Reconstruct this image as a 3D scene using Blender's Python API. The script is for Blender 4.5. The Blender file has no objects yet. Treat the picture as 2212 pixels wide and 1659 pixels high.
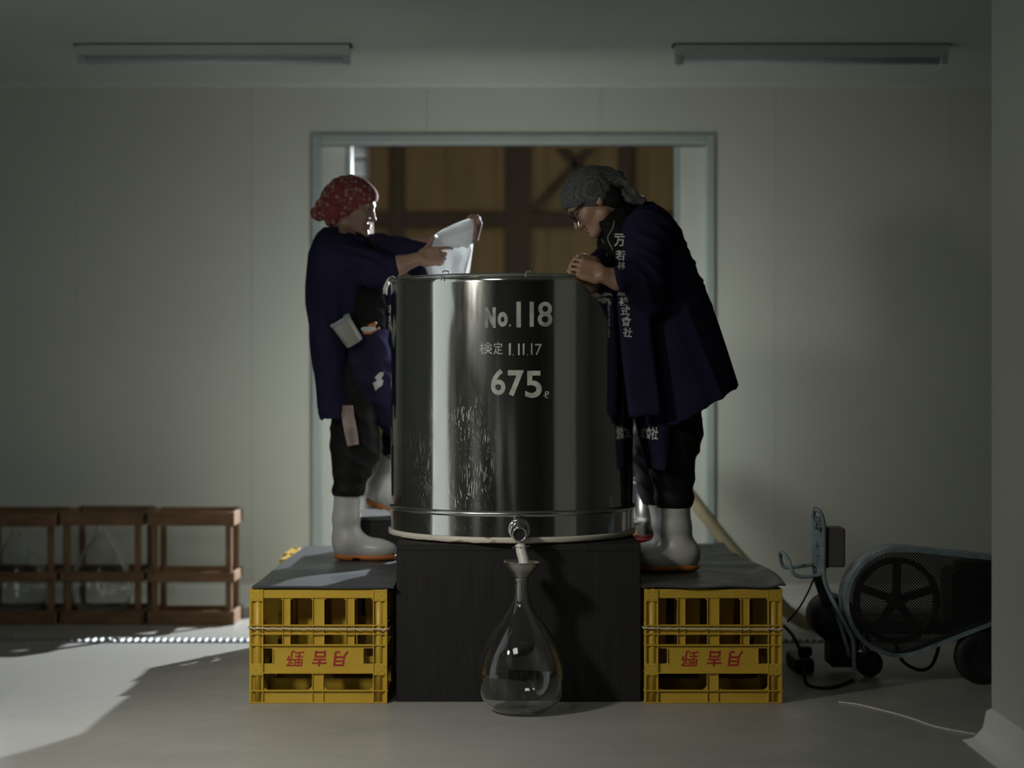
import bpy, bmesh, math, random
import numpy as np
from mathutils import Vector, Matrix
from mathutils.bvhtree import BVHTree
random.seed(7)
rng = np.random.default_rng(11)
SC = bpy.context.scene
COL = SC.collection
# ------------------------------------------------------------------ camera, world, lights, exposure
CAM_H = 1.15
FPX = 3600.0
def X(px, Y): return (px - 1106.0) * Y / FPX
def Z(py, Y): return CAM_H - (py - 829.5) * Y / FPX
def P(px, py, Y): return Vector((X(px, Y), Y, Z(py, Y)))

cam = bpy.data.cameras.new('camera')
cam.sensor_width = 36.0
cam.lens = 36.0 * FPX / 2212.0
cam.clip_end = 100
cam.dof.use_dof = True
cam.dof.focus_distance = 6.02
cam.dof.aperture_fstop = 1.1
camo = bpy.data.objects.new('camera', cam)
camo.location = (0, 0, CAM_H)
camo.rotation_euler = (math.pi / 2, 0, 0)
COL.objects.link(camo)
SC.camera = camo

W = bpy.data.worlds.new('world')
SC.world = W
W.use_nodes = True
W.node_tree.nodes['Background'].inputs[0].default_value = (0.75, 0.8, 0.78, 1)
W.node_tree.nodes['Background'].inputs[1].default_value = 0.02

def lamp(name, kind, loc, target, energy, color=(1, 1, 1), **kw):
    d = bpy.data.lights.new(name, kind)
    d.energy = energy
    d.color = color
    for k, v in kw.items():
        setattr(d, k, v)
    o = bpy.data.objects.new(name, d)
    o.location = loc
    if target is not None:
        o.rotation_euler = (Vector(target) - Vector(loc)).to_track_quat('-Z', 'Y').to_euler()
    COL.objects.link(o)
    return o
# floodlight in the loading bay shining through the doorway towards the front left
KEY = lamp('bay_floodlight', 'SPOT', (1.30, 11.2, 2.4), (-1.2, 6.87, 0.80), 3050, (0.90, 0.95, 1.0),
           shadow_soft_size=0.05, spot_size=math.radians(44), spot_blend=0.35)
RIM = lamp('added_rim_spot', 'SPOT', (0.95, 10.6, 2.68), (0.42, 6.42, 1.86), 1300, (0.90, 0.95, 1.0),
           shadow_soft_size=0.05, spot_size=math.radians(13), spot_blend=0.5)  # extra backlight added to rim the man, who falls outside the main cone
# added dim fill high in the bay to brighten the timber wall
BAY = lamp('added_bay_fill', 'AREA', (-1.2, 9.6, 3.3), (0.3, 12.0, 1.2), 3.2, (1.0, 0.86, 0.68), shape='DISK', size=0.5)
# added fill hidden behind the tank, standing for its reflection on the back wall
POOL = lamp('added_wall_fill', 'AREA', (0.0, 7.6, 1.15), (0.0, 8.63, 1.1), 11.8, (0.95, 1.0, 0.90), shape='DISK', size=0.35)
# added fill at the front left, standing for bounce off lit wall and floor
HALL = lamp('added_bounce_fill', 'SPOT', (-1.55, 4.2, 1.85), (-0.62, 5.40, 0.15), 118, (1.0, 0.97, 0.89),
            shadow_soft_size=0.12, spot_size=math.radians(80), spot_blend=1.0)
SIDE = lamp('added_side_fill', 'SPOT', (-1.6, 4.0, 1.9), (-0.05, 6.3, 1.42), 64, (1.0, 0.95, 0.86),
            shadow_soft_size=0.15, spot_size=math.radians(44), spot_blend=1.0)  # added fill for faces and hands, in place of floor bounce
# added weak overhead fill in the front hall, lifts fronts and tank reflections
FRONT = lamp('added_front_fill', 'AREA', (-1.0, 3.2, 2.66), (-1.0, 3.2, 0.0), 12, (0.96, 1.0, 0.90), shape='RECTANGLE', size=0.8, size_y=0.8)

vs = SC.view_settings
SC.display_settings.display_device = 'sRGB'
vs.view_transform = 'Standard'
vs.look = 'None'
vs.gamma = 1.0
vs.use_curve_mapping = False
vs.exposure = 0.0
SC.cycles.max_bounces = 10
SC.cycles.transparent_max_bounces = 16
SC.cycles.sample_clamp_indirect = 6.0

# ------------------------------------------------------------------ materials
def mat(name, col, rough=0.6, metal=0.0, var=0.0, vscale=6.0, vstretch=(1, 1, 1), col2=None, bump=0.0, bscale=60.0,
        bstretch=(1, 1, 1), spec=0.5, rvar=0.0, trans=0.0, ior=1.45, sheen=0.0, alpha=1.0, coat=0.0, sss=0.0, detail=5.0):
    m = bpy.data.materials.new(name)
    m.use_nodes = True
    nt = m.node_tree
    b = nt.nodes['Principled BSDF']
    def S(k, v):
        if k in b.inputs:
            b.inputs[k].default_value = v
    S('Base Color', (*col, 1)); S('Roughness', rough); S('Metallic', metal); S('IOR', ior)
    S('Specular IOR Level', spec); S('Transmission Weight', trans); S('Sheen Weight', sheen); S('Alpha', alpha); S('Coat Weight', coat)
    if sss:
        S('Subsurface Weight', sss); S('Subsurface Radius', (0.01, 0.004, 0.002)); S('Subsurface Scale', 0.5)
    tc = None
    def coords(st):
        nonlocal tc
        if tc is None:
            tc = nt.nodes.new('ShaderNodeTexCoord')
        mp = nt.nodes.new('ShaderNodeMapping')
        mp.inputs['Scale'].default_value = st
        nt.links.new(tc.outputs['Object'], mp.inputs[0])
        return mp.outputs[0]
    if var or rvar or col2:
        n = nt.nodes.new('ShaderNodeTexNoise')
        n.inputs['Scale'].default_value = vscale
        n.inputs['Detail'].default_value = detail
        n.inputs['Roughness'].default_value = 0.6
        nt.links.new(coords(vstretch), n.inputs['Vector'])
        if var or col2:
            mx = nt.nodes.new('ShaderNodeMix'); mx.data_type = 'RGBA'
            c2 = col2 if col2 else tuple(max(0, c * (1 - var)) for c in col)
            mx.inputs[6].default_value = (*col, 1)
            mx.inputs[7].default_value = (*c2, 1)
            rp = nt.nodes.new('ShaderNodeMapRange')
            rp.inputs[1].default_value = 0.35; rp.inputs[2].default_value = 0.68
            nt.links.new(n.outputs[0], rp.inputs[0])
            nt.links.new(rp.outputs[0], mx.inputs[0])
            nt.links.new(mx.outputs[2], b.inputs['Base Color'])
        if rvar:
            r2 = nt.nodes.new('ShaderNodeMapRange')
            r2.inputs[1].default_value = 0.3; r2.inputs[2].default_value = 0.7
            r2.inputs[3].default_value = max(0.02, rough - rvar); r2.inputs[4].default_value = min(1, rough + rvar)
            nt.links.new(n.outputs[0], r2.inputs[0])
            nt.links.new(r2.outputs[0], b.inputs['Roughness'])
    if bump:
        n2 = nt.nodes.new('ShaderNodeTexNoise')
        n2.inputs['Scale'].default_value = bscale
        n2.inputs['Detail'].default_value = 4
        nt.links.new(coords(bstretch), n2.inputs['Vector'])
        bp = nt.nodes.new('ShaderNodeBump')
        bp.inputs['Strength'].default_value = bump
        bp.inputs['Distance'].default_value = 0.004
        nt.links.new(n2.outputs[0], bp.inputs['Height'])
        nt.links.new(bp.outputs[0], b.inputs['Normal'])
    return m

M = {}
M['wall'] = mat('wall_paint', (0.54, 0.555, 0.505), 0.42, var=0.05, vscale=1.5, bump=0.02, bscale=120)
M['wall_dark'] = mat('dull_wall_paint', (0.10, 0.10, 0.092), 0.6, var=0.1, vscale=2)
M['dimmed_hall'] = mat('dimmed_hall_paint', (0.24, 0.24, 0.22), 0.5, var=0.1, vscale=2)  # unseen walls coloured darker to cut their bounce and tank reflection
M['ceiling'] = mat('ceiling_paint', (0.46, 0.49, 0.45), 0.6, var=0.04, vscale=2)
M['trim'] = mat('trim_paint', (0.76, 0.78, 0.75), 0.45, var=0.05)
M['steelframe'] = mat('door_frame_paint', (0.36, 0.42, 0.42), 0.4, var=0.08, vscale=3)
M['doorleaf'] = mat('door_panel_paint', (0.55, 0.57, 0.55), 0.35, var=0.05)
M['floor'] = mat('floor_concrete', (0.37, 0.36, 0.33), 0.42, var=0.22, vscale=2.2, bump=0.06, bscale=90, rvar=0.12)
M['bayfloor'] = mat('bay_concrete', (0.20, 0.20, 0.19), 0.7, var=0.3, vscale=3)
M['bayblock'] = mat('bay_block_wall', (0.17, 0.19, 0.175), 0.8, var=0.15, vscale=2)
M['baywood'] = mat('bay_timber_boards', (0.33, 0.225, 0.10), 0.7, var=0.25, vscale=3, vstretch=(5, 5, 0.6))
M['baypost'] = mat('bay_timber_posts', (0.10, 0.068, 0.042), 0.7, var=0.3, vscale=4, vstretch=(4, 4, 0.5))
M['shutter'] = mat('shutter_steel', (0.36, 0.37, 0.36), 0.5, var=0.1)
M['black_wood'] = mat('black_stained_wood', (0.012, 0.011, 0.0105), 0.62, col2=(0.006, 0.0055, 0.005), vscale=5, vstretch=(14, 14, 0.7), bump=0.25, bscale=9, bstretch=(14, 14, 0.6))
M['yellow'] = mat('yellow_plastic', (0.56, 0.375, 0.045), 0.38, col2=(0.50, 0.31, 0.03), vscale=5, bump=0.03, bscale=40, rvar=0.06)
M['red_print'] = mat('red_print', (0.42, 0.035, 0.035), 0.5, var=0.3, vscale=60)
M['rubber'] = mat('rubber_mat', (0.062, 0.064, 0.066), 0.45, var=0.3, vscale=7, bump=0.12, bscale=40, rvar=0.1)
M['board'] = mat('black_board', (0.060, 0.066, 0.075), 0.4, var=0.25, vscale=4, rvar=0.08)
M['cord'] = mat('white_cord', (0.62, 0.58, 0.55), 0.8, var=0.2, vscale=90)
M['oldwood'] = mat('old_crate_wood', (0.20, 0.112, 0.056), 0.72, col2=(0.12, 0.062, 0.030), vscale=7, vstretch=(1, 5, 5), bump=0.15, bscale=22, bstretch=(1, 8, 8))
M['oldwood_v'] = mat('old_crate_wood_upright', (0.21, 0.118, 0.060), 0.72, col2=(0.12, 0.062, 0.031), vscale=7, vstretch=(5, 5, 1), bump=0.15, bscale=22, bstretch=(8, 8, 1))
M['lamp_body'] = mat('lamp_enamel', (0.46, 0.51, 0.50), 0.4)
M['tube'] = mat('lamp_tube_glass', (0.56, 0.62, 0.66), 0.25)
M['dark_line'] = mat('lamp_gasket', (0.03, 0.03, 0.03), 0.8)
M['steel'] = mat('brushed_steel', (0.60, 0.60, 0.58), 0.2, 1.0, rvar=0.06, vscale=8)
M['chrome'] = mat('chrome', (0.72, 0.72, 0.74), 0.08, 1.0)
M['aluminium'] = mat('spun_aluminium', (0.55, 0.55, 0.53), 0.33, 1.0, rvar=0.05, vscale=20)
M['white_tube'] = mat('white_hose_rubber', (0.62, 0.60, 0.54), 0.4, var=0.1)
M['drain'] = mat('drain_metal', (0.38, 0.40, 0.40), 0.4, 0.7, var=0.2)
M['drain_dark'] = mat('drain_shade', (0.02, 0.02, 0.02), 0.8)
M['blue_paint'] = mat('worn_blue_paint', (0.27, 0.36, 0.41), 0.35, col2=(0.15, 0.19, 0.20), vscale=14, rvar=0.1)
M['dark_metal'] = mat('dark_machine_metal', (0.03, 0.03, 0.03), 0.5, 0.4, var=0.4, vscale=15)
M['grey_box'] = mat('grey_switch_box', (0.115, 0.10, 0.095), 0.5, var=0.15)
M['black_rubber'] = mat('black_rubber', (0.012, 0.012, 0.012), 0.6)
M['hose'] = mat('beige_hose', (0.36, 0.31, 0.19), 0.5, var=0.2, vscale=10)
M['red_plastic'] = mat('red_plastic', (0.40, 0.035, 0.03), 0.4, var=0.2)
def glass_mat(name, col=(0.97, 0.985, 0.97), rough=0.0, dust=0.0):
    m = mat(name, col, rough, trans=1.0, ior=1.48)
    return m
M['glass'] = glass_mat('clear_bottle_glass')

# ------------------------------------------------------------------ mesh helpers
class MB:
    def __init__(s):
        s.bm = bmesh.new()
    def box(s, a, b, bevel=0.0, mi=0, seg=1):
        a = Vector(a); b = Vector(b)
        c = (a + b) / 2; d = b - a
        r = bmesh.ops.create_cube(s.bm, size=1.0, matrix=Matrix.Translation(c) @ Matrix.Diagonal((abs(d.x), abs(d.y), abs(d.z), 1)))
        fs = set()
        for v in r['verts']:
            for f in v.link_faces:
                fs.add(f)
        if bevel > 0:
            es = list({e for f in fs for e in f.edges})
            rb = bmesh.ops.bevel(s.bm, geom=es, offset=bevel, segments=seg, affect='EDGES', profile=0.5, clamp_overlap=True)
            fs = {f for f in rb['faces'] if f.is_valid} | {f for f in fs if f.is_valid}
        for f in fs:
            f.material_index = mi
        return fs
    def obox(s, mtx, d, bevel=0.0, mi=0):
        r = bmesh.ops.create_cube(s.bm, size=1.0, matrix=mtx @ Matrix.Diagonal((d[0], d[1], d[2], 1)))
        if bevel > 0:
            es = list({e for v in r['verts'] for e in v.link_edges})
            bmesh.ops.bevel(s.bm, geom=es, offset=bevel, segments=1, affect='EDGES', clamp_overlap=True)
    def bar(s, p, q, w, h, up=(0, 0, 1), bevel=0.0):
        p = Vector(p); q = Vector(q); d = q - p
        zz = d.normalized(); u = Vector(up)
        if abs(zz.dot(u)) > 0.98: u = Vector((1, 0, 0))
        xx = u.cross(zz).normalized(); yy = zz.cross(xx)
        m = Matrix((xx, yy, zz)).transposed().to_4x4(); m.translation = (p + q) / 2
        s.obox(m, (w, h, d.length), bevel)
    def lathe(s, prof, c=(0, 0, 0), n=48, cap0=True, cap1=True, mi=0, axis='Z', uv=False):
        rings = []
        for r, z in prof:
            ring = []
            for i in range(n):
                a = 2 * math.pi * i / n
                if axis == 'Z': co = (c[0] + r * math.cos(a), c[1] + r * math.sin(a), c[2] + z)
                elif axis == 'Y': co = (c[0] + r * math.cos(a), c[1] + z, c[2] + r * math.sin(a))
                else: co = (c[0] + z, c[1] + r * math.cos(a), c[2] + r * math.sin(a))
                ring.append(s.bm.verts.new(co))
            rings.append(ring)
        for a, b in zip(rings, rings[1:]):
            for i in range(n):
                f = s.bm.faces.new((a[i], a[(i + 1) % n], b[(i + 1) % n], b[i]))
                f.smooth = True; f.material_index = mi
        if cap0:
            f = s.bm.faces.new(list(reversed(rings[0]))); f.material_index = mi
        if cap1:
            f = s.bm.faces.new(rings[-1]); f.material_index = mi
    def tube(s, pts, r, n=8, closed=False, cap=True, flat=None):
        pts = [Vector(p) for p in pts]
        N = len(pts); rings = []
        prev = None
        for i, p in enumerate(pts):
            if closed:
                t = (pts[(i + 1) % N] - pts[i - 1]).normalized()
            else:
                t = (pts[min(i + 1, N - 1)] - pts[max(i - 1, 0)]).normalized()
            if prev is None:
                u = Vector((0, 0, 1)) if abs(t.z) < 0.9 else Vector((0, 1, 0))
                x = u.cross(t).normalized()
            else:
                x = (prev - t * prev.dot(t)).normalized()
            prev = x
            y = t.cross(x)
            rr = r(i / (N - 1)) if callable(r) else r
            rings.append([s.bm.verts.new(p + rr * (x * math.cos(2 * math.pi * k / n) + y * math.sin(2 * math.pi * k / n))) for k in range(n)])
        pairs = list(zip(rings, rings[1:])) + ([(rings[-1], rings[0])] if closed else [])
        for a, b in pairs:
            for k in range(n):
                f = s.bm.faces.new((a[k], a[(k + 1) % n], b[(k + 1) % n], b[k])); f.smooth = True
        if cap and not closed:
            s.bm.faces.new(list(reversed(rings[0]))); s.bm.faces.new(rings[-1])
    def prism(s, poly, y0, y1, plane='XZ', mi=0):
        def co(p, h):
            if plane == 'XZ': return (p[0], h, p[1])
            if plane == 'YZ': return (h, p[0], p[1])
            return (p[0], p[1], h)
        a = [s.bm.verts.new(co(p, y0)) for p in poly]
        b = [s.bm.verts.new(co(p, y1)) for p in poly]
        n = len(poly)
        fs = [s.bm.faces.new(a), s.bm.faces.new(list(reversed(b)))]
        for i in range(n):
            fs.append(s.bm.faces.new((a[(i + 1) % n], a[i], b[i], b[(i + 1) % n])))
        for f in fs: f.material_index = mi
        return fs
    def mesh(s, name):
        bmesh.ops.recalc_face_normals(s.bm, faces=s.bm.faces[:])
        me = bpy.data.meshes.new(name)
        s.bm.to_mesh(me); s.bm.free()
        return me
    def build(s, name, mats, parent=None, loc=None):
        me = s.mesh(name)
        for m in (mats if isinstance(mats, (list, tuple)) else [mats]):
            me.materials.append(m)
        return link(name, me, parent, loc)

def link(name, me, parent=None, loc=None):
    o = bpy.data.objects.new(name, me)
    COL.objects.link(o)
    if parent is not None:
        o.parent = parent
        par = parent
        # parents sit unrotated; keep world placement of world-space meshes
        w = Vector((0, 0, 0))
        while par is not None:
            w += par.location; par = par.parent
        o.location = -w if loc is None else loc
    elif loc is not None:
        o.location = loc
    return o

def empty(name, loc=(0, 0, 0)):
    o = bpy.data.objects.new(name, None)
    o.empty_display_size = 0.1
    o.location = loc
    COL.objects.link(o)
    return o
def tag(o, label=None, cat=None, group=None, kind=None):
    if label: o['label'] = label
    if cat: o['category'] = cat
    if group: o['group'] = group
    if kind: o['kind'] = kind
    return o
def thing(name, label, cat, loc=(0, 0, 0), group=None):
    return tag(empty(name, loc), label, cat, group)
def structure(o): o['kind'] = 'structure'; return o
def copy_tree(o, parent=None):
    c = o.copy(); COL.objects.link(c)
    if parent is not None: c.parent = parent
    for ch in list(o.children): copy_tree(ch, c)
    return c
def smooth(o, ang=None):
    me = o.data
    me.polygons.foreach_set('use_smooth', [True] * len(me.polygons))
    if ang is not None:
        me.set_sharp_from_angle(angle=math.radians(ang))
    return o
def catmull(pts, n=8):
    pts = [Vector(p) for p in pts]
    out = []
    for i in range(len(pts) - 1):
        p0 = pts[max(i - 1, 0)]; p1 = pts[i]; p2 = pts[i + 1]; p3 = pts[min(i + 2, len(pts) - 1)]
        for k in range(n):
            t = k / n
            out.append(0.5 * ((2 * p1) + (p2 - p0) * t + (2 * p0 - 5 * p1 + 4 * p2 - p3) * t * t + (3 * p1 - p0 - 3 * p2 + p3) * t ** 3))
    out.append(pts[-1])
    return out

def text_polys(body, size, bold=0.0, shear=0.0, res=4):
    """flat text as (verts, faces) centred on its own bounds, x right, y up"""
    cu = bpy.data.curves.new('lettering', 'FONT')
    cu.body = body; cu.size = size; cu.offset = bold; cu.shear = shear; cu.resolution_u = res
    o = bpy.data.objects.new('lettering_source', cu)
    COL.objects.link(o)
    dg = bpy.context.evaluated_depsgraph_get()
    oe = o.evaluated_get(dg)
    me = oe.to_mesh()
    v = np.array([tuple(x.co)[:2] for x in me.vertices])
    f = [tuple(p.vertices) for p in me.polygons]
    oe.to_mesh_clear()
    bpy.data.objects.remove(o); bpy.data.curves.remove(cu)
    v -= (v.min(0) + v.max(0)) / 2
    return v, f
def mesh_from(name, verts, faces, mats, parent=None, sm=False):
    me = bpy.data.meshes.new(name)
    me.from_pydata([tuple(map(float, v)) for v in verts], [], faces)
    for m in (mats if isinstance(mats, (list, tuple)) else [mats]):
        me.materials.append(m)
    if sm:
        me.polygons.foreach_set('use_smooth', [True] * len(me.polygons))
    me.update()
    return link(name, me, parent)

# ------------------------------------------------------------------ the room
YB = 8.63            # back wall face
HC = 2.707           # ceiling
XL, XR = -4.6, 3.4   # side walls
DX0, DX1, DZ = -0.995, 1.007, 2.395
def build_room():
    m = MB(); m.box((XL - 0.2, -3.0, -0.12), (XR + 0.2, YB + 0.14, 0.0)); structure(m.build('floor', M['floor']))
    m = MB(); m.box((XL - 0.2, -3.0, HC), (XR + 0.2, YB + 0.14, HC + 0.1)); ceil = structure(m.build('ceiling', M['ceiling']))
    m = MB(); m.box((XL - 0.12, -3.0, 0), (XL, YB, HC)); structure(m.build('wall_left', M['wall']))
    m = MB(); m.box((XR, -3.0, 0), (XR + 0.12, YB, HC)); structure(m.build('wall_right', M['dimmed_hall']))
    m = MB(); m.box((XL, -1.1, 0), (XR, -1.0, HC)); structure(m.build('wall_front', M['dimmed_hall']))
    # back wall: a core plus insulated panels with open joints
    m = MB()
    core0, core1 = YB + 0.012, YB + 0.13
    m.box((XL, core0, 0), (DX0 - 0.03, core1, HC)); m.box((DX1 + 0.03, core0, 0), (XR, core1, HC))
    m.box((DX0 - 0.03, core0, DZ + 0.03), (DX1 + 0.03, core1, HC))
    wb = structure(m.build('wall_back', M['wall']))
    joints = [X(1675, YB) + 0.904 * k for k in range(-6, 3)]
    edges = [XL] + [j for j in joints if XL < j < XR] + [XR]
    for a, b in zip(edges, edges[1:]):
        a2, b2 = a + 0.0006, b - 0.0006
        segs = []
        if b2 <= DX0 - 0.03 or a2 >= DX1 + 0.03:
            segs.append((a2, b2, 0.0, HC))
        else:
            if a2 < DX0 - 0.03: segs.append((a2, DX0 - 0.03, 0.0, HC))
            lo, hi = max(a2, DX0 - 0.03), min(b2, DX1 + 0.03)
            segs.append((lo, hi, DZ + 0.03, HC))
            if b2 > DX1 + 0.03: segs.append((DX1 + 0.03, b2, 0.0, HC))
        for x0, x1, z0, z1 in segs:
            m = MB(); m.box((x0, YB, z0), (x1, YB + 0.0125, z1), 0.0008)
            m.build('wall_panel', M['wall'], wb)
    # coving between ceiling and back wall and coved skirting
    m = MB(); m.prism([(YB - 0.022, HC), (YB, HC), (YB, HC - 0.022)], XL, XR, 'YZ'); structure(m.build('trim_1', M['ceiling']))
    for i, (a, b) in enumerate(((XL, DX0 - 0.085), (DX1 + 0.095, XR))):
        m = MB(); m.prism([(YB, 0.0), (YB - 0.05, 0.0), (YB - 0.03, 0.012), (YB - 0.014, 0.05), (YB - 0.012, 0.105), (YB, 0.112)], a, b, 'YZ')
        structure(m.build('baseboard_%s' % ('back_left', 'back_right')[i], M['trim']))
    # door frame : two jambs, head, stops
    fr = structure(empty('door_1', (0, YB, 0)))
    m = MB(); m.box((X(674, YB), YB - 0.018, 0), (DX0, YB + 0.16, DZ + 0.045), 0.004); m.build('jamb', M['steelframe'], fr)
    m = MB(); m.box((DX1, YB - 0.018, 0), (X(1544, YB), YB + 0.16, DZ + 0.045), 0.004); m.build('jamb', M['steelframe'], fr)
    m = MB(); m.box((DX0, YB - 0.018, DZ), (DX1, YB + 0.16, DZ + 0.045), 0.004); m.build('head', M['steelframe'], fr)
    m = MB(); m.box((DX0, YB + 0.02, DZ - 0.012), (DX1, YB + 0.10, DZ)); m.build('track', M['chrome'], fr)
    # sliding leaf parked at the right, its steel edge to the left
    lx0, lx1 = X(1457, YB + .07), X(1527, YB + .07)
    m = MB(); m.box((lx0 + 0.022, YB + 0.05, 0.01), (lx1, YB + 0.09, DZ - 0.012), 0.003); m.build('sliding_leaf', M['doorleaf'], fr)
    m = MB(); m.box((lx0, YB + 0.045, 0.01), (lx0 + 0.022, YB + 0.095, DZ - 0.012), 0.003); m.build('leaf_edge', M['steelframe'], fr)
    # left: fixed panel and bright steel post of the opening
    m = MB(); m.box((DX0, YB + 0.09, 0), (X(752, YB + .1), YB + 0.13, DZ)); m.build('side_panel', M['doorleaf'], fr)
    m = MB(); m.box((X(752, YB + .1), YB + 0.07, 0), (X(760.5, YB + .1), YB + 0.15, DZ), 0.002); m.build('steel_post', M['lamp_body'], fr)
    # bay behind
    yb = 11.9
    m = MB(); m.box((-4.7, YB + 0.13, -0.12), (4.7, yb + 0.3, -0.004)); structure(m.build('floor_bay', M['bayfloor']))
    m = MB(); m.box((-4.5, YB + 0.14, 3.9), (4.5, yb + 0.3, 4.0)); structure(m.build('ceiling_bay', M['baypost']))
    wy = structure(empty('wall_bay', (0, yb, 0)))
    m = MB(); m.box((-4.5, yb + 0.03, 0), (4.5, yb + 0.1, 3.9)); m.build('backing', M['baypost'], wy)
    m = MB(); m.box((-4.5, yb - 0.02, 0), (4.5, yb + 0.03, Z(950, yb)), 0.004); m.build('block_plinth', M['bayblock'], wy)
    # boards: broad timber panels between posts
    x = X(800, yb) - 1.26
    k = 0
    while x < 4.0:
        w = 0.36
        m = MB(); m.box((x, yb + rng.uniform(0, 0.006), Z(950, yb)), (x + w - 0.004, yb + 0.03, 3.9), 0.002); m.build('board', M['baywood'], wy)
        x += w; k += 1
    def post(px0, px1, z0=None, z1=3.9):
        m = MB(); m.box((X(px0, yb), yb - 0.09, 0 if z0 is None else z0), (X(px1, yb), yb + 0.0, z1), 0.004); m.build('post', M['baypost'], wy)
    for a, b in ((843, 874), (1089, 1143), (1335, 1366), (560, 590), (1600, 1650)):
        post(a, b)
    m = MB(); m.box((-4.5, yb - 0.075, Z(492, yb)), (4.5, yb, Z(461, yb)), 0.004); m.build('rail', M['baypost'], wy)
    for a, b in (((1150, 455), (1330, 262)), ((1190, 300), (1335, 462)), ((1080, 455), (900, 262))):
        if a[0] == 1080: continue
        m = MB(); m.bar(P(a[0], a[1], yb - 0.03), P(b[0], b[1], yb - 0.03), 0.05, 0.085, (0, 1, 0), 0.003); m.build('brace', M['baypost'], wy)
    # steel shutter guide at the left in the bay (corrugated)
    sh = structure(empty('wall_bay_shutter', (0, 9.3, 0)))
    for k in range(28):
        z0 = k * 0.105
        m = MB(); m.prism([(9.3, z0), (9.285, z0 + 0.02), (9.285, z0 + 0.08), (9.3, z0 + 0.1), (9.33, z0 + 0.1), (9.33, z0)], -2.2, X(794, 9.3), 'YZ'); m.build('slat', M['shutter'], sh)
    m = MB(); m.box((X(793, 9.3), 9.24, 0), (X(803, 9.3), 9.36, 3.9), 0.003); m.build('post', M['baypost'], sh)
    m = MB(); m.box((-4.5, YB + .13, 0), (-4.4, yb, 3.9)); structure(m.build('wall_bay_left', M['bayblock']))
    m = MB(); m.box((4.4, YB + .13, 0), (4.5, yb, 3.9)); structure(m.build('wall_bay_right', M['bayblock']))
    # outer skin of the back wall above the room, so the bay is closed
    m = MB(); m.box((-4.5, YB + .13, HC + .05), (4.5, YB + .2, 3.9)); m.box((-4.5, YB + .13, 0), (XL, YB + .2, HC + .05)); m.box((XR, YB + .13, 0), (4.5, YB + .2, HC + .05))
    structure(m.build('wall_bay_front', M['bayblock']))
    # side walls of the front hall that opens into the room
    m = MB(); m.box((-2.0, -3.0, 0), (-1.802, 4.9, HC), 0.004); structure(m.build('wall_hall_side', M['dimmed_hall']))  # darkened stretch of the same wall, keeps its reflection in the tank dim
    m = MB(); m.box((-2.0, 4.9, 0), (-1.80, 5.76, HC), 0.004); structure(m.build('wall_hall_left', M['trim']))  # whiter stretch, brightens the highlight mirrored in the tank
    px = X(2141, 5.35)
    m = MB(); m.box((px, 4.35, 0), (px + 0.28, 5.35, HC), 0.006); structure(m.build('wall_hall_right', M['wall']))
    m = MB(); m.box((px + 0.28, 5.1, 0), (XR, 5.35, HC), 0.004); structure(m.build('wall_opening_right', M['wall']))
    # coved skirting along the right hall wall, turned round its end
    m = MB()
    prof = [(0.085, 0.0), (0.05, 0.012), (0.024, 0.045), (0.014, 0.10), (0.0, 0.108)]
    for (o1, z1), (o2, z2) in zip(prof, prof[1:]):
        q = [m.bm.verts.new(c) for c in ((px - o1, 4.35, z1), (px - o1, 5.35 + o1 * 0.4, z1), (px + 0.28, 5.35 + o1 * 0.4, z1), (px + 0.28, 5.35 + o2 * 0.4, z2), (px - o2, 5.35 + o2 * 0.4, z2), (px - o2, 4.35, z2))]
        m.bm.faces.new((q[0], q[1], q[4], q[5])); m.bm.faces.new((q[1], q[2], q[3], q[4]))
    structure(m.build('baseboard_hall_right', M['trim']))
    # drain channel along the back of the room
    dr = structure(empty('trim_drain', (0, 7.45, 0)))
    m = MB(); m.box((XL, 7.40, 0.0), (XR, 7.412, 0.005)); m.box((XL, 7.488, 0.0), (XR, 7.50, 0.005)); m.build('frame', M['drain'], dr)
    m = MB(); m.box((XL, 7.412, 0.0005), (XR, 7.488, 0.0015)); m.build('channel', M['drain_dark'], dr)  # flat dark strip stands for the shade down in the channel
    me = None
    x = X(-10, 7.45)
    while x < X(1900, 7.45):
        if not (X(845, 7.45) < x < X(1395, 7.45)):
            if me is None:
                m = MB(); m.prism([(-0.011, 0.0), (0.011, 0.0), (0.005, 0.011), (-0.005, 0.011)], -0.038, 0.038, 'XZ'); me = m.mesh('grate_bar'); me.materials.append(M['drain'])
            link('grate_bar', me, dr, (x, 0, 0.0015))
        x += 0.0312
build_room()

# ------------------------------------------------------------------ ceiling lamps
def ceiling_lamp(px0, px1, label):
    Y = 7.66
    x0, x1 = X(px0, Y), X(px1, Y)
    t = thing('fluorescent_lamp', label, 'lamp', ((x0 + x1) / 2, Y, HC), 'unlit ceiling tubes')
    m = MB(); m.prism([(Y - 0.045, HC - 0.006), (Y + 0.045, HC - 0.006), (Y + 0.03, HC - 0.048), (Y - 0.03, HC - 0.048)], x0, x1, 'YZ'); m.build('body', M['lamp_body'], t)
    m = MB(); m.box((x0 - 0.01, Y - 0.047, HC - 0.006), (x1 + 0.01, Y + 0.047, HC)); m.build('backplate', M['dark_line'], t)
    m = MB(); m.lathe([(0.0165, x0 + 0.03), (0.0165, x1 - 0.03)], (0, Y - 0.004, HC - 0.072), 20, axis='X'); m.build('tube', M['tube'], t)
    for a, b in ((x0, x0 + 0.034), (x1 - 0.034, x1)):
        m = MB(); m.box((a, Y - 0.026, HC - 0.093), (b, Y + 0.02, HC - 0.044), 0.006, seg=2); m.build('tube_holder', M['lamp_body'], t)
ceiling_lamp(170, 756, 'unlit fluorescent tube lamp on the ceiling above the woman, the left of two')
ceiling_lamp(1457, 2045, 'unlit fluorescent tube lamp on the ceiling above the man, fading into shadow')

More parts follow.
